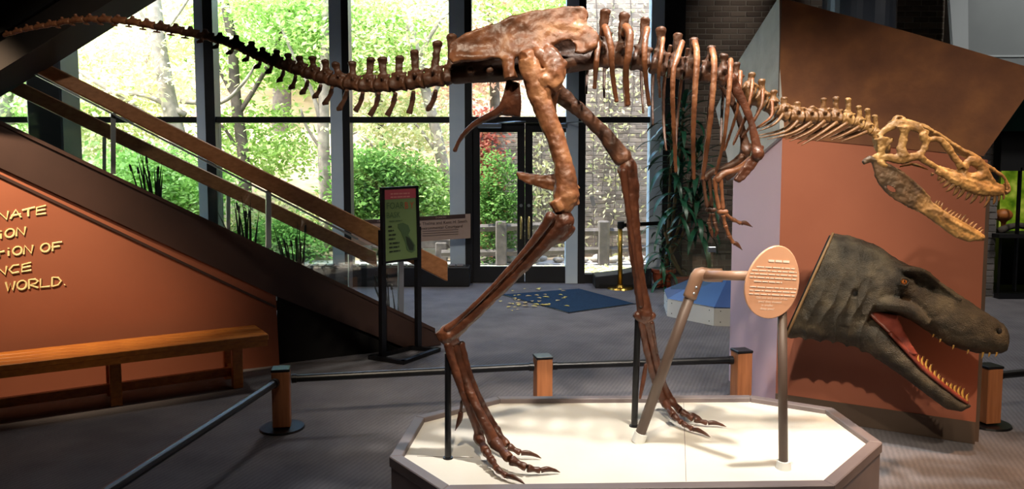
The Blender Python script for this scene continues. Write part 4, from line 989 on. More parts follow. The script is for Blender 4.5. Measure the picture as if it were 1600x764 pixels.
# black support rods
for a, b, yy in (((700, 552), (700, 716), None), ((997, 495), (991, 666), None)):
    p = G(*b, ZS); rr = 5.2*p.y/F
    q = link('support_rod', MB().tube([p, P(a[0], a[1], p.y+.02)], rr, seg=12), 'black_metal', sk); link('rod_foot', MB().frustum(p, rr*1.6, rr*1.5, ZS, ZS+.006, 20), 'black_metal', q)
# ---- back: dorsal vertebrae and ribs
dsp = [(945, 18), (975, 24), (1008, 30), (1033, 46), (1059, 54), (1084, 62), (1112, 75), (1132, 87), (1150, 100), (1174, 116), (1190, 126), (1209, 143)]
dcx = [925, 953, 985, 1015, 1042, 1067, 1092, 1116, 1136, 1156, 1177, 1196, 1212]
for i in range(12):
    f_ = i/11; vertebra(dcx[i], dcx[i+1], 17-5.5*f_, dsp[i], 15-4.5*f_, 8, mat='bone_shaded' if i < 9 else 'bone_mid', tp=.10-.04*f_)
ribs = [[(935, 66), (932, 95), (929, 136)], [(945, 42), (951, 58), (955, 80), (957, 115), (963, 157)], [(978, 42), (984, 54), (982, 85), (978, 112), (981, 162)], [(1011, 45), (1007, 75), (1008, 112), (1014, 163)], [(1036, 60), (1033, 86), (1029, 118), (1031, 151)],
        [(1066, 66), (1058, 92), (1052, 112), (1051, 157), (1053, 208), (1056, 267)], [(1086, 66), (1089, 90), (1085, 157), (1083, 216), (1084, 278)], [(1113, 78), (1116, 102), (1112, 165), (1106, 220), (1098, 278)], [(1142, 94), (1141, 118), (1137, 165), (1131, 220), (1118, 271)], [(1157, 112), (1155, 149), (1150, 180), (1132, 234)],
        [(1176, 124), (1173, 150), (1164, 185), (1146, 226)], [(1192, 140), (1190, 165), (1176, 192), (1160, 214)], [(1206, 158), (1206, 180), (1192, 193), (1178, 202)]]
rw = [5.5, 6, 7, 5.5, 4, 5, 5.5, 5.5, 4.5, 3.6, 3.2, 3.2, 3]
for i, rp in enumerate(ribs):
    n_ = len(rp); pts, rr = [], []
    big = min(1, .6+.08*i) if i < 9 else .7-.12*(i-9)
    for j, (x, y) in enumerate(rp):
        t = j/(n_-1); dy = -(.05+.16*big*math.sin(math.pi*min(1, .15+t*.75))); pts.append(S(x, y, dy)); rr.append(rw[i]*K(x)*(1.0 if j == 0 else 1.05-.45*t))
    mb = MB(); x0, y0 = rp[0]; xx = min(max(x0-2, 940), 1220)
    mb.tube([S(x0-3, y0+12, -.02), S(x0-1, y0+3, -.05), pts[0]], [rr[0]*.9, rr[0]*.9, rr[0]], seg=7)
    mb.tube(pts, rr, seg=9, sub=5, flat=.7); mb.ball(pts[-1], rr[-1]*1.1)
    link('rib', organic(mb, .0042, 2, .0014, 30), 'bone_warm', sk)
fribs = [[(930, 70), (918, 108), (916, 147)], [(955, 50), (945, 100), (944, 153)], [(985, 55), (975, 115), (977, 167)], [(1010, 55), (1002, 110), (1005, 177)], [(1030, 62), (1020, 120), (1020, 196)], [(1048, 70), (1038, 125), (1037, 190), (1041, 236)], [(1075, 75), (1064, 130), (1057, 204), (1056, 255)], [(1118, 82), (1110, 145), (1102, 232), (1096, 281)], [(1136, 95), (1129, 157), (1126, 228)], [(1155, 112), (1152, 170), (1133, 232)], [(1172, 128), (1172, 165), (1150, 215), (1146, 225)], [(1190, 145), (1183, 178), (1162, 212)]]
for i, rp in enumerate(fribs):
    n_ = len(rp); pts, rr = [], []; big = min(1, .6+.08*i) if i < 9 else .6-.15*(i-9)
    for j, (x, y) in enumerate(rp): t = j/(n_-1); pts.append(S(x, y, .05+.16*big*math.sin(math.pi*min(1, .15+t*.75)))); rr.append(3.4*K(x)*(1.1-.4*t))
    link('rib', organic(MB().tube(pts, rr, seg=8, sub=5, flat=.75), .0042, 2, .001, 30), 'bone_shaded', sk)
# ---- neck vertebrae and long thin neck ribs
nsp = [(1225, 154), (1246, 161), (1269, 168), (1287, 155), (1306, 153), (1325, 155), (1342, 167), (1355, 171), (1367, 181)]
ncx = [1212, 1233, 1255, 1276, 1296, 1315, 1333, 1348, 1361, 1371]
for i in range(9):
    f_ = i/8; vertebra(ncx[i], ncx[i+1], 11-4*f_, nsp[i], 9.5-2*f_, 7, mat='bone_mid' if i < 5 else 'bone_tan', tp=.045-.01*f_, vox=.0036)
cr = [[(1224, 178), (1210, 194), (1185, 205)], [(1247, 189), (1227, 206), (1183, 216)], [(1268, 191), (1239, 208), (1199, 218)], [(1289, 189), (1266, 206), (1233, 221)], [(1308, 191), (1281, 210), (1252, 227)], [(1324, 192), (1298, 208), (1275, 221)], [(1343, 198), (1321, 210), (1298, 219)], [(1355, 206), (1335, 214), (1314, 221)]]
for i, rp in enumerate(cr):
    for s in (-1, 1):
        pts = [S(x+(0 if s < 0 else -6), y-(0 if s < 0 else 3), s*(.035+.02*j)) for j, (x, y) in enumerate(rp)]
        link('neck_rib', MB().tube(pts, [.0085, .006, .0018], seg=7, sub=5, flat=.8), 'bone_mid', sk, smooth=True)
# ---- shoulders and arms
for s in (-1, 1):
    o_ = -.17 if s < 0 else .15; dx = 0 if s < 0 else -18; dyy = 0 if s < 0 else -3; mt = 'bone_red' if s < 0 else 'bone_shaded'
    A_ = lambda px, py, d=0: S(px+dx, py+dyy, o_+d*(-s))
    bone('scapula', [A_(1142, 124), A_(1152, 143), A_(1165, 168), A_(1174, 192), A_(1180, 218), A_(1184, 240)], [.030, .024, .018, .017, .020, .030], mt, flat=.45, vox=.005, amp=.002)
    mb = MB().prism([A_(1178, 224), A_(1190, 226), A_(1196, 228), A_(1192, 242), A_(1180, 262), A_(1165, 280), A_(1155, 286), A_(1147, 281), A_(1160, 262), A_(1172, 246)], (0, .02, 0))
    mb.ball(A_(1184, 240), .03, (1, .7, 1)); link('coracoid', organic(mb, .005, 4, .003, 30), mt, sk)
    bone('humerus', [A_(1176, 250, .03), A_(1162, 260, .05), A_(1146, 267, .055), A_(1132, 271, .055), A_(1121, 280, .05)], [.024, .020, .015, .017, .020], 'bone_warm' if s < 0 else mt, vox=.0045, amp=.0015)
    for q_, w_ in ((-4, .009), (5, .0085)): bone('radius' if q_ < 0 else 'ulna', [A_(1121+q_, 281, .05), A_(1123+q_, 302, .05), A_(1126+q_*.7, 325, .05)], [w_*1.4, w_, w_*1.3], 'bone_warm' if s < 0 else mt, vox=.004, amp=.001)
    mb = MB()
    for q_ in (-4, 1, 6): mb.ball(A_(1128+q_, 331, .05), .013)
    link('wrist', organic(mb, .004, 2, .001, 50), 'bone_warm' if s < 0 else mt, sk)
    fg = ([[(1133, 334), (1145, 343), (1158, 349), (1176, 355)], [(1130, 336), (1133, 352), (1139, 368), (1146, 380), (1160, 391)]] if s < 0 else [[(1132, 336), (1134, 350), (1139, 365), (1136, 374)], [(1127, 336), (1125, 350), (1128, 362), (1131, 376)]])
    for fp in fg:
        for j in range(len(fp)-2):
            a, b = A_(*fp[j], .05), A_(*fp[j+1], .05); e = b-a
            link('finger_bone', MB().tube([a, a+e*.12, a+e*.5, a+e*.88, b], [.009, .011, .0068, .0095, .007], seg=9, sub=2), 'bone_warm' if s < 0 else mt, sk, smooth=True)
        a, b = A_(*fp[-2], .05), A_(*fp[-1], .05); e = b-a
        link('finger_claw', MB().tube([a, a+e*.35+V((0, 0, .008)), b], [.0095, .010, .0012], seg=8, sub=4, flat=.6), 'claw' if s > 0 else 'bone_red', sk, smooth=True)
# ---- skull: arches, bars and tooth-bearing plates with real openings
def kz(x, y): return 1330+x/3.185, 160+y/3.185
def hw(x): return .118 if x < 260 else max(.03, .118-.075*(x-260)/(760-260))
def Z(x, y, s=0, m_=1.0): px, py = kz(x, y); return P(px, py, YM0-.03+s*hw(x)*m_)
mb = MB(); u = 1/3.185*K(1460)
def bar(pts, w, s, m_=1.0, flat=.6): mb.tube([Z(x, y, s, m_) for x, y in pts], [q*u for q in w], seg=9, sub=4, flat=flat)
for s in (-1, 1):
    bar([(138, 172), (165, 140), (205, 116), (250, 108), (300, 122), (345, 138), (385, 155)], [16, 18, 21, 25, 22, 18, 15], s, .86)
    bar([(262, 118), (262, 160), (256, 200), (250, 235), (258, 272)], [32, 21, 21, 25, 34], s)
    bar([(140, 175), (150, 205), (152, 235), (143, 262), (128, 272)], [18, 20, 18, 16, 13], s)
    bar([(150, 190), (178, 182), (210, 184)], [20, 14, 6], s, 1, .3); bar([(152, 240), (172, 212), (206, 190)], [14, 12, 6], s, 1, .3)
    bar([(125, 270), (160, 272), (200, 278), (250, 282), (300, 272), (340, 272), (375, 295), (420, 322), (455, 345)], [14, 17, 21, 26, 22, 19, 17, 14, 13], s)
    bar([(358, 150), (366, 180), (370, 205), (356, 238), (335, 268)], [22, 24, 18, 17, 22], s)
    bar([(385, 185), (430, 182), (462, 205), (498, 250), (525, 290), (548, 325)], [13, 15, 20, 19, 18, 20], s)
    bar([(398, 310), (440, 322), (480, 335), (525, 348), (560, 332)], [7, 8, 8, 11, 14], s, .9)
    bar([(560, 332), (580, 300), (605, 290), (640, 310), (655, 345), (630, 372), (585, 372), (555, 352)], [22, 22, 27, 28, 30, 28, 24, 20], s)
    bar([(420, 338), (470, 362), (520, 385), (580, 408), (640, 428), (700, 440), (760, 440)], [16, 22, 32, 38, 38, 30, 20], s)
    bar([(440, 345), (500, 365), (560, 372), (620, 400), (690, 415)], [9, 13, 17, 24, 22], s)
    bar([(645, 310), (672, 350), (692, 385), (720, 412), (755, 425)], [26, 22, 18, 17, 16], s)
    bar([(648, 300), (690, 325), (728, 348), (758, 372), (774, 402), (774, 435)], [12, 11, 9, 9, 9, 11], s, .8)
    bar([(240, 320), (300, 308), (350, 322), (385, 335)], [7, 8, 7, 5], s, .7)
    mb.ball(Z(364, 178, s), 20*u, (1, .6, 1)); mb.ball(Z(345, 122, s, .7), 14*u, (1, .8, 1))
    bar([(110, 262), (145, 300), (180, 320)], [16, 18, 10], s)
bar([(385, 150), (420, 158), (470, 195), (530, 232), (600, 272), (650, 300)], [16, 15, 16, 17, 18, 16], 0, flat=2.2)
bar([(200, 108), (260, 104), (330, 122), (385, 148)], [16, 20, 20, 18], 0, flat=3.2)
bar([(140, 175), (150, 215), (165, 255)], [20, 24, 20], 0, flat=3.0)
bar([(770, 400), (776, 435), (760, 450)], [10, 14, 14], 0, flat=2.0)
bar([(210, 108), (216, 82), (232, 70), (252, 76), (268, 96), (285, 116)], [8, 7, 7, 8, 9, 9], 0, flat=2.4)
skull = link('skull', organic(mb, .0042, 2, .004, 30), 'bone_tan', sk)
lowj = MB()
def jw(x): return .112 if x < 230 else max(.016, .112-.088*(x-230)/(650-230))
def J(x, y, s): px, py = kz(x, y); return P(px, py, YM0-.03+s*jw(x))
jp_top = [(100, 285), (140, 296), (185, 315), (240, 345), (290, 385), (330, 418), (372, 455), (412, 505), (470, 556), (540, 600), (600, 632), (645, 652)]
jp_bot = [(112, 330), (118, 370), (142, 420), (190, 470), (258, 512), (300, 532), (342, 550), (420, 603), (470, 642), (520, 676), (585, 696), (642, 690)]
def jawmat():  # shade on the rear jaw put into the colour, fading to tan in front
    m = M('bone_jaw_shaded', '#42342a', '#6e5540', rough=.5, scale=12, c3='#54422f', detail=8, bump=.35, bscale=70); t = m.node_tree; b = t.nodes['Principled BSDF']
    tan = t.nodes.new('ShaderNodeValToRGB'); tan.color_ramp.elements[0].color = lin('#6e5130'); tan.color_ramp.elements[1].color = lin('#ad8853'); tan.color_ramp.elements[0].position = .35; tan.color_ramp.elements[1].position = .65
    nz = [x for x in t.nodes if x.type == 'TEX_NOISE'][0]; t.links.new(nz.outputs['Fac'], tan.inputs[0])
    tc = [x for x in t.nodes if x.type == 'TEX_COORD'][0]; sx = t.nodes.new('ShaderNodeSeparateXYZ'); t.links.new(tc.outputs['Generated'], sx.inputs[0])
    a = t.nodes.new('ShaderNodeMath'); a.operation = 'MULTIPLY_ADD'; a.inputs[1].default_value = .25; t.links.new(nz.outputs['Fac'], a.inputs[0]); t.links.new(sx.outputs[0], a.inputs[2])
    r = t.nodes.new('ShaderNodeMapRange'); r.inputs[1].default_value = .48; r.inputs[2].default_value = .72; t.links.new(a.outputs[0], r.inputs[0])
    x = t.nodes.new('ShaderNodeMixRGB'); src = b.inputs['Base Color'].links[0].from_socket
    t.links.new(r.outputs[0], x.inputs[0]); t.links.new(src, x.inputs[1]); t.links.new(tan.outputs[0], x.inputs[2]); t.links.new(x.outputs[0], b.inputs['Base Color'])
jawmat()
def jaw_loft(lo_, idx):
    for s in (-1, 1):
        th = .020; ring = []
        for (a, b) in [(jp_top[i], jp_bot[i]) for i in idx]:
            r8 = []
            for k in range(10):
                an_ = 2*math.pi*k/10; f_ = .5-.5*math.cos(an_); x, y = a[0]+(b[0]-a[0])*f_, a[1]+(b[1]-a[1])*f_
                r8.append(J(x, y, s)+V((0, math.sin(an_)*th*.62*(1.25 if b[0] > 380 else .8), 0)))
            ring.append(r8)
        lo_.loft(ring)
jaw_loft(lowj, range(0, 12)); dent = lowj
for s in (-1, 1):
    lowj.tube([J(58, 302, s), J(95, 282, s), J(135, 298, s), J(180, 316, s), J(250, 352, s), J(330, 420, s), J(390, 480, s)], [.012, .016, .015, .011, .010, .010, .008], seg=8, sub=3)
    dent.tube([J(330, 535, s), J(412, 535, s), J(480, 585, s), J(560, 630, s), J(640, 668, s)], [.006, .017, .019, .019, .017], seg=8, sub=3)
    dent.tube([J(405, 512, s), J(470, 562, s), J(560, 612, s), J(640, 656, s)], [.012, .014, .014, .013], seg=8, sub=3)
def cutm(co):
    px, py = proj(co); x, y = (px-1330)*3.185, (py-160)*3.185
    return ((x-199)/21)**2+((y-430-.5*(x-199))/11)**2 < 1
dent.tube([J(640, 668, -1), J(645, 670, 0), J(640, 668, 1)], [.017, .019, .017], seg=8)
jaw = link('lower_jaw', organic(lowj, .0042, 2, .003, 32, cut=cutm), 'bone_jaw_shaded', sk)
ut = [((405, 352), (398, 367)), ((440, 370), (430, 390)), ((462, 382), (441, 403)), ((487, 392), (455, 425)), ((510, 406), (472, 446)), ((530, 418), (507, 465)), ((560, 425), (525, 481)), ((592, 438), (568, 487)), ((625, 444), (592, 505)), ((657, 452), (640, 502)), ((688, 455), (660, 525)), ((713, 460), (707, 510)), ((736, 458), (731, 496)), ((757, 455), (756, 486))]
lt = [((418, 512), (428, 487)), ((430, 524), (441, 490)), ((444, 538), (456, 498)), ((462, 552), (480, 523)), ((478, 562), (501, 535)), ((492, 574), (519, 540)), ((508, 584), (531, 552)), ((527, 596), (547, 555)), ((546, 606), (569, 558)), ((564, 616), (583, 575)), ((584, 626), (609, 592)), ((602, 638), (627, 602)), ((622, 650), (649, 620)), ((634, 660), (657, 631))]
for s in (-1, 1):
    for j, (a, b) in enumerate(ut): link('tooth', tooth_mb(Z(*a, s), Z(*b, s, 1.0)+V((0, -s*.004, 0)), (7+6*math.sin(math.pi*min(1, (j+1)/13)))*u, -.08), 'tooth_bone', skull, smooth=True)
    for j, (a, b) in enumerate(lt): link('tooth', tooth_mb(J(*a, s), J(*b, s)+V((0, s*.003, 0)), (7+2.5*math.sin(math.pi*j/13))*u, .10), 'tooth_bone', jaw, smooth=True)
# ================================================================== OCTAGONAL DISPLAY BASE with glass
bc = V((2.42, G(1112, 507).y+.62, 0)); R0 = .80
db = thing('glass_showcase', 'low white octagonal showcase plinth with blue sloping top and glass sheets', 'showcase', bc)
rot = math.radians(22.5-8)
def oc(r, z, i): a = rot+i*math.pi/4; return V((bc.x+r*math.cos(a), bc.y+r*math.sin(a), z))
for i in range(8):
    a, b = oc(R0, 0, i), oc(R0, 0, i+1); c = (a+b)/2; nrm = V((c.x-bc.x, c.y-bc.y, 0)).normalized()
    pn = link('side_panel', MB().prism([a+(b-a)*.006, b-(b-a)*.006, b-(b-a)*.006+V((0, 0, .19)), a+(b-a)*.006+V((0, 0, .19))], -nrm*.02), 'base_white', db)
    for q in (.1, .9):
        for z in (.04, .15): link('screw', MB().ball(a+(b-a)*q+V((0, 0, z)), .006, seg=6, rings=4), 'black_metal', pn)
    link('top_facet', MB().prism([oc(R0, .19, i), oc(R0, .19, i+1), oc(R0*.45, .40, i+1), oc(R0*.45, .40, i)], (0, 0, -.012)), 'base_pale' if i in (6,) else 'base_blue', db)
link('top_cap', MB().prism([oc(R0*.45, .385, i) for i in range(8)], (0, 0, .015)), 'base_blue', db)
yg = bc.y-.25
for a, b in ((1048, 1112), (1113, 1190)): 
    g_ = link('glass_sheet', MB().prism([P(a, 452, yg), P(b, 452, yg), P(b, 380, yg), P(a, 374, yg)], (0, .01, 0)), 'case_glass', db)
link('glass_lock', MB().box(P(1107, 394, yg-.02), P(1119, 386, yg-.02)+V((0, .05, 0))), 'steel', db, bevel=.004)

# ================================================================== BRASS STANCHION with belt, blue mat, fallen leaves
sp_ = G(969, 451)
so_ = thing('brass_stanchion', 'brass rope stanchion with black head beside the potted plant', 'stanchion', sp_)
link('base_plate', MB().frustum(sp_, .17, .155, 0, .02, 32).frustum(sp_, .06, .035, .02, .05, 24), 'brass', so_)
link('pole', MB().tube([sp_+V((0, 0, .02)), P(969, 356, sp_.y)], .03, seg=16), 'brass', so_, smooth=True)
link('belt_head', MB().frustum(sp_, .045, .045, P(969, 357, sp_.y).z, P(969, 346, sp_.y).z, 16), 'black_metal', so_, bevel=.006)
s2 = G(1046, 455); zb = P(969, 352, sp_.y).z
s2 = P(1038, 352, YW-.13)
link('belt', MB().prism([(sp_.x+.03, sp_.y, zb-.025), (s2.x, s2.y, zb-.025), (s2.x, s2.y, zb+.025), (sp_.x+.03, sp_.y, zb+.025)], (0, .006, 0)), 'black_metal', so_)
link('belt_clip', MB().box((s2.x-.04, s2.y-.03, zb-.05), (s2.x+.04, s2.y+.02, zb+.05)), 'black_metal', so_)
mq = [G(786, 461), G(905, 452), G(990, 475), G(889, 489)]
mt_ = thing('door_mat', 'dark blue entrance mat in front of the glass doors', 'mat', sum(mq, V())/4)
link('pile', MB().prism([p+V((0, 0, .002)) for p in mq], (0, 0, .008)), 'mat_blue', mt_)
for i in range(4):
    a, b = mq[i], mq[(i+1)%4]; e = (b-a).normalized(); n_ = V((-e.y, e.x, 0)); link('mat_edge', MB().obox((a+b)/2+V((0, 0, .003)), e*((b-a).length/2+.02), n_*.02, V((0, 0, .003))), 'black_metal', mt_)
M('dry_leaf', '#c9b23c', '#d8c984', rough=.8, scale=20); M('dry_leaf_brown', '#a88a4a', '#c6b58c', rough=.8, scale=20)
lv = MB().add([(-.05, 0, .003), (-.02, .03, .012), (.02, .028, .010), (.055, 0, .004), (.02, -.026, .014), (-.02, -.03, .009), (0, 0, .004), (-.05, 0, .001), (.055, 0, .001)], [(0, 1, 6), (1, 2, 6), (2, 3, 6), (3, 4, 6), (4, 5, 6), (5, 0, 6)])
ml = [lv.mesh('fallen_leaf'), lv.mesh('fallen_leaf')]; ml[0].materials.append(MATS['dry_leaf']); ml[1].materials.append(MATS['dry_leaf_brown'])
R3 = random.Random(3)
for i in range(44):
    px, py = R3.triangular(772, 930, 800), 0; py = R3.uniform(452, 482) if R3.random() < .75 else R3.uniform(450, 490)
    p = G(px, py); onmat = 786 < px < 985 and py < 488
    o_ = instance('fallen_leaf', ml[R3.random() < .4], Matrix.Translation(p+V((0, 0, .0105))) @ Matrix.Rotation(R3.uniform(0, 6.3), 4, 'Z') @ Matrix.Scale(R3.uniform(.45, .9), 4))
    tag(o_, 'small dry yellow leaf lying by the door mat', 'leaf', 'dry leaves on the floor by the doors')

# ================================================================== POTTED CORN PLANTS
M('plant_leaf', '#1c4a34', '#2f6a4a', rough=.35, scale=6, c3='#255a40')
M('cane', '#6a5a40', '#857253', rough=.8, scale=12)
def strap(L, w, droop):
    mb = MB(); n_ = 7; vs = []
    for i in range(n_):
        t = i/(n_-1); a = droop*t; x = L*(math.sin(a)/droop if droop > .01 else t); z = L*((1-math.cos(a))/droop if droop > .01 else 0)*-1
        ww = w*math.sin(math.pi*min(.98, .12+.86*t))**.7*(1 if t < .98 else .1)
        vs += [(x, -ww, z+ww*.35), (x, 0, z), (x, ww, z+ww*.35)]
    fs = []
    for i in range(n_-1):
        for k in range(2): fs.append((i*3+k, i*3+k+1, (i+1)*3+k+1, (i+1)*3+k))
    return mb.add(vs, fs)
leaf_m = []
for L_, w_, d_ in ((.55, .035, 1.7), (.48, .032, 2.2), (.62, .036, 1.3)):
    me = strap(L_, w_, d_).mesh('leaf', True); me.materials.append(MATS['plant_leaf']); leaf_m.append(me)
def corn_plant(px, py, heads, lab, pr=.15, nleaf=26, sc=1.0):
    p = G(px, py); o = thing('potted_plant', lab, 'plant', p)
    link('pot', MB().frustum(p, pr*.72, pr, 0, pr*1.5, 28).frustum(p, pr*1.1, pr*1.1, pr*1.3, pr*1.6, 28), 'terracotta', o)
    link('soil', MB().frustum(p, pr*.95, pr*.95, pr*1.5, pr*1.62, 24), 'bark_dark', o)
    for hx, hy, dz in heads:
        h = P(hx, hy, p.y+dz); b = p+V((random.uniform(-.05, .05), random.uniform(-.05, .05), pr*1.6))
        link('cane', MB().tube([b, V((b.x*.4+h.x*.6, b.y*.4+h.y*.6, (b.z+h.z)/2)), h], [.022, .02, .016], seg=8, sub=4), 'cane', o, smooth=True)
        for i in range(nleaf):
            f_ = i/nleaf; az = i*2.4+random.uniform(-.2, .2); el = 1.25-1.5*f_+random.uniform(-.15, .15)
            mw = Matrix.Translation(h-V((0, 0, .55*f_))) @ Matrix.Rotation(az, 4, 'Z') @ Matrix.Rotation(-el, 4, 'Y') @ Matrix.Scale(sc*random.uniform(.8, 1.1), 4)
            instance('leaf', leaf_m[i % 3], mw, o)
corn_plant(1036, 448, [(1068, 165, -.25), (1050, 205, -.35), (1090, 235, -.3), (1060, 270, -.4), (1092, 300, -.3)], 'tall leafy corn plant in a terracotta pot by the brick corner', nleaf=24)
corn_plant(1062, 452, [(1034, 345, -.2), (1040, 385, -.1)], 'short spiky leafed plant beside the brass stanchion', pr=.11, nleaf=16, sc=.75)

# ================================================================== OUTDOORS
def leaves(centers, n, size, flat=.28, spread=.4, up=.6, cone=None):
    """numpy leaf cloud: each leaf a folded quad"""
    c = np.array([tuple(x) for x in centers]); k = len(c); idx = rng.integers(0, k, n)
    p = c[idx]+rng.normal(0, 1, (n, 3))*np.array([spread, spread, spread*flat])
    nr = rng.normal(0, 1, (n, 3)); nr[:, 2] = np.abs(nr[:, 2])+up; nr /= np.linalg.norm(nr, axis=1)[:, None]
    a = rng.normal(0, 1, (n, 3)); a -= nr*(a*nr).sum(1)[:, None]; a /= np.linalg.norm(a, axis=1)[:, None]; b = np.cross(nr, a)
    s = size*rng.uniform(.6, 1.25, n)[:, None]
    v = np.stack([p-a*s, p+b*s*.5+nr*s*.1, p+a*s, p-b*s*.5+nr*s*.1], 1).reshape(-1, 3)
    me = bpy.data.meshes.new('foliage'); me.vertices.add(4*n); me.vertices.foreach_set('co', v.ravel())
    me.loops.add(4*n); me.loops.foreach_set('vertex_index', np.arange(4*n, dtype=np.int32))
    me.polygons.add(n); me.polygons.foreach_set('loop_start', np.arange(0, 4*n, 4, dtype=np.int32)); me.update(); me.validate()
    return me
leafmat('leaf_green', ['#7fa84e', '#a2c46c', '#bcd68c', '#93ba60', '#d2e3a8'])
leafmat('leaf_yellow', ['#cfd190', '#e6e2b0', '#bccc8c', '#f2ead0', '#dcdca4'])
leafmat('leaf_pink', ['#dcae9c', '#ecccb8', '#cf9a8c', '#f2e0d0', '#dccca4'])
leafmat('leaf_red', ['#b2574e', '#c97868', '#a6463f', '#d79a84', '#b98a5a'])
leafmat('leaf_deep', ['#5f8a40', '#7ea558', '#517a38', '#98ba6c'])
R4 = random.Random(21)
def tree(lab, trunk, rad, Y, blobs, mat, nl, size, branches=(), bark='bark', group=None, spread=.45):
    base = P(*trunk[0], Y); base.z = min(base.z, .0+max(0, Y-15.5)*.40)
    o = thing('tree', lab, 'tree', base, group)
    pts = [base]+[P(x, y, Y) for x, y in trunk]; rr = [rad*1.25]+[rad*(1-.45*i/len(trunk)) for i in range(len(trunk))]
    link('trunk', MB().tube(pts, [r*Y/F for r in rr], seg=12, sub=4), bark, o, smooth=True)
    for br in branches: 
        w_ = br[0]; link('branch', MB().tube([P(x, y, Y-.1*j) for j, (x, y) in enumerate(br[1:])], [w_*Y/F*(1-.75*j/(len(br)-1)) for j in range(len(br)-1)], seg=7, sub=4), bark, o, smooth=True)
    cs = []
    for (x, y, rx, ry, dy, cnt) in blobs:
        for _ in range(cnt): 
            a, r_ = R4.uniform(0, 6.283), R4.random()**.5; cs.append(P(x+rx*r_*math.cos(a), y+ry*r_*math.sin(a), Y+R4.uniform(-.35, 1.7)*dy))
    link('foliage', leaves(cs, int(nl*.9), size*.9, spread=spread), mat, o)['kind'] = 'stuff'
    return o
tree('pale barked tree leaning left behind the tail with light leaves', [(300, 330), (283, 240), (262, 150), (247, 60), (238, -30)], 15, 14.5,
     [(200, 90, 130, 110, 1.5, 60), (150, 200, 90, 60, 1.2, 30), (260, -20, 160, 40, 1.5, 20)], 'leaf_yellow', 13000, .075, [(5, (280, 220), (200, 160), (120, 110), (95, 95)), (5, (290, 180), (230, 150), (175, 145), (135, 138)), (4, (283, 158), (345, 160), (380, 130), (400, 100)), (3.5, (255, 90), (230, 40), (215, 10), (200, -20)), (3, (250, 60), (280, 20), (300, -10))], group=None)
tree('slim dark forked tree between the stair rail and the first mullion', [(385, 330), (380, 240), (368, 150), (362, 60), (345, -20)], 10, 15.0,
     [(420, 60, 110, 80, 1.5, 50), (400, 220, 90, 60, 1.2, 20)], 'leaf_green', 11000, .075, [(4, (372, 180), (420, 100), (450, 20), (470, -20)), (3, (370, 160), (340, 100), (335, 30)), (3, (382, 250), (350, 200), (335, 195))], bark='bark_dark')
tree('straight grey trunk rising behind the green poster and tail', [(510, 400), (508, 300), (505, 200), (508, 100), (512, -20)], 11, 14.2,
     [(470, 40, 80, 70, 1.2, 36), (590, 60, 60, 80, 1.2, 30)], 'leaf_green', 10000, .07, [(4, (508, 230), (490, 150), (460, 90), (430, 20)), (3, (508, 260), (535, 220), (560, 205)), (3, (506, 240), (480, 200), (470, 170))])
tree('thick brown trunk standing farther back on the slope', [(440, 300), (440, 200), (442, 80), (445, -40)], 17, 22,
     [(440, 40, 160, 90, 2, 40)], 'leaf_yellow', 9000, .11, bark='bark_dark', spread=.7)
tree('bent grey tree with crooked boughs left of the doors', [(722, 400), (712, 330), (695, 270), (680, 200), (660, 120), (640, 40)], 11, 14.4,
     [(620, 60, 90, 70, 1.2, 34), (640, 200, 70, 40, 1, 22)], 'leaf_yellow', 9000, .07, [(4, (700, 285), (660, 275), (610, 255), (570, 215)), (4, (672, 160), (700, 100), (720, 40), (735, -10)), (3, (690, 250), (655, 200), (640, 190)), (4, (640, 120), (670, 60), (700, 20), (750, -10))])
tree('slender tree with dark arching branches above the pelvis', [(600, 330), (598, 240), (590, 140), (582, 20), (580, -40)], 6, 16.5,
     [(800, 0, 110, 40, 1.5, 24), (600, 40, 90, 60, 1.5, 30)], 'leaf_green', 9000, .08, [(4, (592, 120), (620, 60), (680, 20), (720, -20)), (4, (595, 160), (570, 80), (560, 0))], bark='bark_dark')
tree('pinkish autumn tree on the slope behind the doors', [(780, 330), (775, 200), (770, 60), (765, -20)], 9, 19,
     [(770, 50, 110, 90, 2, 50), (690, 120, 60, 80, 1.5, 20)], 'leaf_pink', 12000, .10, bark='bark_dark', spread=.6)
tree('pale autumn tree far up the slope behind the stair', [(230, 300), (225, 150), (222, -20)], 12, 25,
     [(200, 150, 190, 130, 3, 60)], 'leaf_pink', 9000, .13, bark='bark', spread=.9)
tree('yellow leaved tree far up the slope behind the tail', [(400, 300), (402, 150), (405, -20)], 10, 27,
     [(430, 180, 190, 110, 3, 60)], 'leaf_yellow', 10000, .14, bark='bark', spread=.9)
tree('green tree far up the slope behind the sign', [(640, 300), (640, 150), (640, -20)], 10, 26,
     [(640, 120, 140, 110, 3, 60)], 'leaf_green', 10000, .14, bark='bark', spread=.9)
tree('leafy tree overhanging the left end of the windows', [(20, 380), (10, 200), (0, 0)], 14, 15.5,
     [(60, 120, 110, 110, 1.5, 40), (20, 280, 60, 60, 1, 15)], 'leaf_green', 9000, .08)
def shrub(lab, px, py, Y, blobs, mat, nl, size, spread=.25):
    b = P(px, py, Y); b.z = max(0, Y-15.5)*.4; o = thing('shrub', lab, 'shrub', b); cs = []
    for (x, y, rx, ry, dy, cnt) in blobs:
        for _ in range(cnt): a, r_ = R4.uniform(0, 6.283), R4.random()**.5; cs.append(P(x+rx*r_*math.cos(a), y+ry*r_*math.sin(a), Y+R4.uniform(-dy, dy)))
    st_ = random.Random(px)
    for i in range(5):
        c = cs[st_.randrange(len(cs))]; link('stem', MB().tube([b+V((st_.uniform(-.1, .1), 0, 0)), (b+c)/2+V((0, 0, .1)), c], [.02, .014, .004], seg=6, sub=3), 'bark_dark', o)
    link('foliage', leaves(cs, nl, size, spread=spread, flat=.6), mat, o)['kind'] = 'stuff'
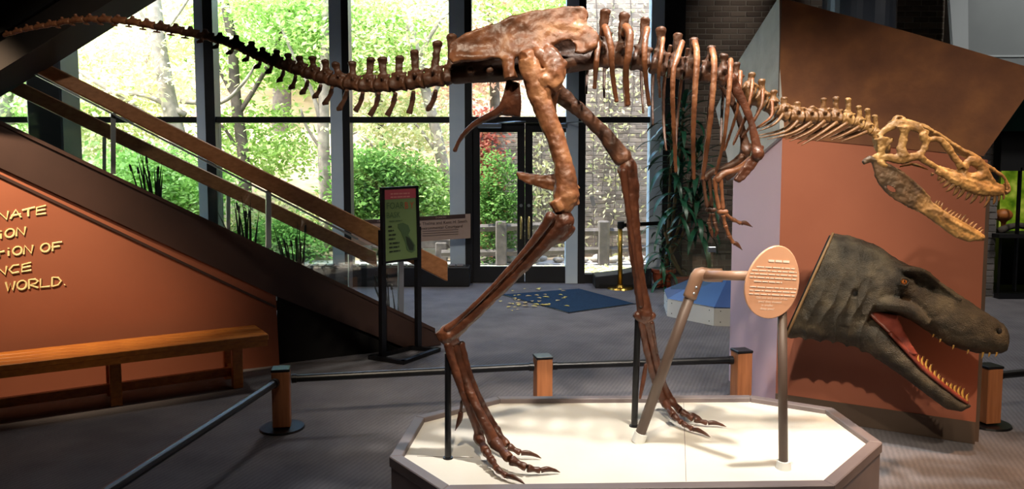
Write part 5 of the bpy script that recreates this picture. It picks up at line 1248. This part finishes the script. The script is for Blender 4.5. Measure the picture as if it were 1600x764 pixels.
shrub('bright green bush behind the green poster', 590, 400, 13.6, [(590, 300, 42, 60, .5, 40)], 'leaf_deep', 9000, .055)
shrub('light green bush right of the green poster', 655, 385, 14.0, [(656, 310, 24, 45, .3, 30)], 'leaf_green', 6000, .055)
shrub('feathery green shrub behind the left door leaf', 780, 415, 12.75, [(775, 300, 35, 60, .15, 30), (765, 385, 25, 30, .15, 10)], 'leaf_deep', 5000, .04, spread=.16)
shrub('low green bush below the stair rail beside the trunk', 440, 410, 13.2, [(430, 385, 60, 30, .6, 30)], 'leaf_deep', 6000, .05)
shrub('green undergrowth seen under the upper stair glass', 250, 330, 13.4, [(240, 290, 110, 50, .8, 40)], 'leaf_green', 9000, .06)
shrub('yellow green undergrowth along the foot of the slope', 640, 390, 15, [(520, 350, 150, 30, .8, 40)], 'leaf_yellow', 8000, .06)
# creepers on the brick walls
def vine(lab, pts, mat, n_, size, sp=.14, yv=YE-.06):
    b = P(*pts[0][0], yv); o = thing('creeper', lab, 'creeper', (b.x, yv, 0)); cs = []
    for stem in pts:
        q = [P(x, y, yv) for x, y in stem]; q[0].z = max(.0, q[0].z); link('stem', MB().tube(q, .010, seg=5, sub=4), 'bark_dark', o)
        for a, c in zip(q, q[1:]): cs += [a.lerp(c, t) for t in np.linspace(0, 1, 6)]
    me = leaves(cs, n_, size, spread=sp, flat=1, up=.1)
    co = np.empty(len(me.vertices)*3); me.vertices.foreach_get('co', co); co = co.reshape(-1, 3); co[:, 1] = np.minimum(yv+(co[:, 1]-yv)*.25, YE-.025); me.vertices.foreach_set('co', co.ravel())
    link('foliage', me, mat, o)['kind'] = 'stuff'
vine('red creeper over the wall behind the left door leaf', [[(750, 400), (748, 300), (755, 200)], [(770, 400), (765, 290), (772, 195)], [(742, 330), (745, 240), (738, 180)]], 'leaf_red', 2600, .05)
vine('green and yellow creeper hanging behind the right door leaf', [[(850, 400), (845, 300), (848, 195)], [(880, 400), (870, 280), (876, 190)], [(830, 380), (832, 280), (826, 195)]], 'leaf_yellow', 800, .05)
vine('bare creeper stems with few leaves on the tall brick wall', [[(930, 410), (926, 250), (935, 100), (930, -20)], [(955, 400), (962, 250), (950, 120), (960, -10)], [(985, 400), (978, 260), (990, 130), (985, 0)], [(940, 300), (952, 180), (945, 60)]], 'leaf_yellow', 900, .05, sp=.22)
# split rail fence
fn = thing('rail_fence', 'weathered split rail fence outside the glass doors', 'fence', (P(860, 400, 12.4).x, 12.4, 0))
for px, w_ in ((783, 9), (943, 8)):
    zt = P(px, 345, 12.4).z; x = P(px, 380, 12.4).x; link('fence_post', MB().box((x-.09, 12.32, -.02), (x+.09, 12.5, zt)), 'fence_wood', fn, bevel=.02)
for y0, y1, a, b in ((357, 352, 690, 860), (396, 388, 690, 1010), (362, 360, 900, 1010)):
    link('fence_rail', MB().tube([P(a, y0, 12.42), P((a+b)/2, (y0+y1)/2+1, 12.4), P(b, y1, 12.42)], [.06, .065, .055], seg=7, sub=3), 'fence_wood', fn)
fn2 = thing('timber_edging', 'short dark timber posts and rail beyond the stair foot', 'fence', (P(600, 410, 12.9).x, 12.9, 0))
for px in (572, 630, 690): x = P(px, 390, 12.9).x; link('fence_post', MB().box((x-.1, 12.8, -.02), (x+.1, 13.0, P(px, 378, 12.9).z)), 'fence_wood', fn2, bevel=.02)
link('fence_rail', MB().box((P(560, 400, 12.9).x, 12.86, .2), (P(725, 400, 12.9).x, 12.94, .36)), 'fence_wood', fn2, bevel=.02)
# stones at the foot of the wall
placed = []
for i in range(70):
    px = R4.uniform(745, 1000); y = R4.uniform(12.62, 13.12); x = P(px, 400, y).x; r_ = R4.uniform(.07, .15)
    if len(placed) > 24 or any((x-a)**2+(y-b)**2 < (1.35*(r_+c))**2 for a, b, c in placed): continue
    placed.append((x, y, r_))
    mb = MB().ball((x, y, r_*.35), r_, (1.3, 1, .62), seg=9, rings=6)
    tag(link('stone', mb, 'stone', smooth=True), 'rounded grey stone at the foot of the outdoor wall', 'stone', 'stones below the courtyard wall')
# leaf litter over the paving
cs = [V((R4.uniform(-7, 3), R4.uniform(11.5, 12.0), .0)) for _ in range(200)]
me = leaves(cs, 5000, .05, spread=.16, flat=.0, up=3.0)
tag(link('leaf_litter', me, 'leaf_yellow'), 'scattered yellow fallen leaves on the paving outside', 'leaves', kind='stuff')
bpy.data.scenes.remove(TS)
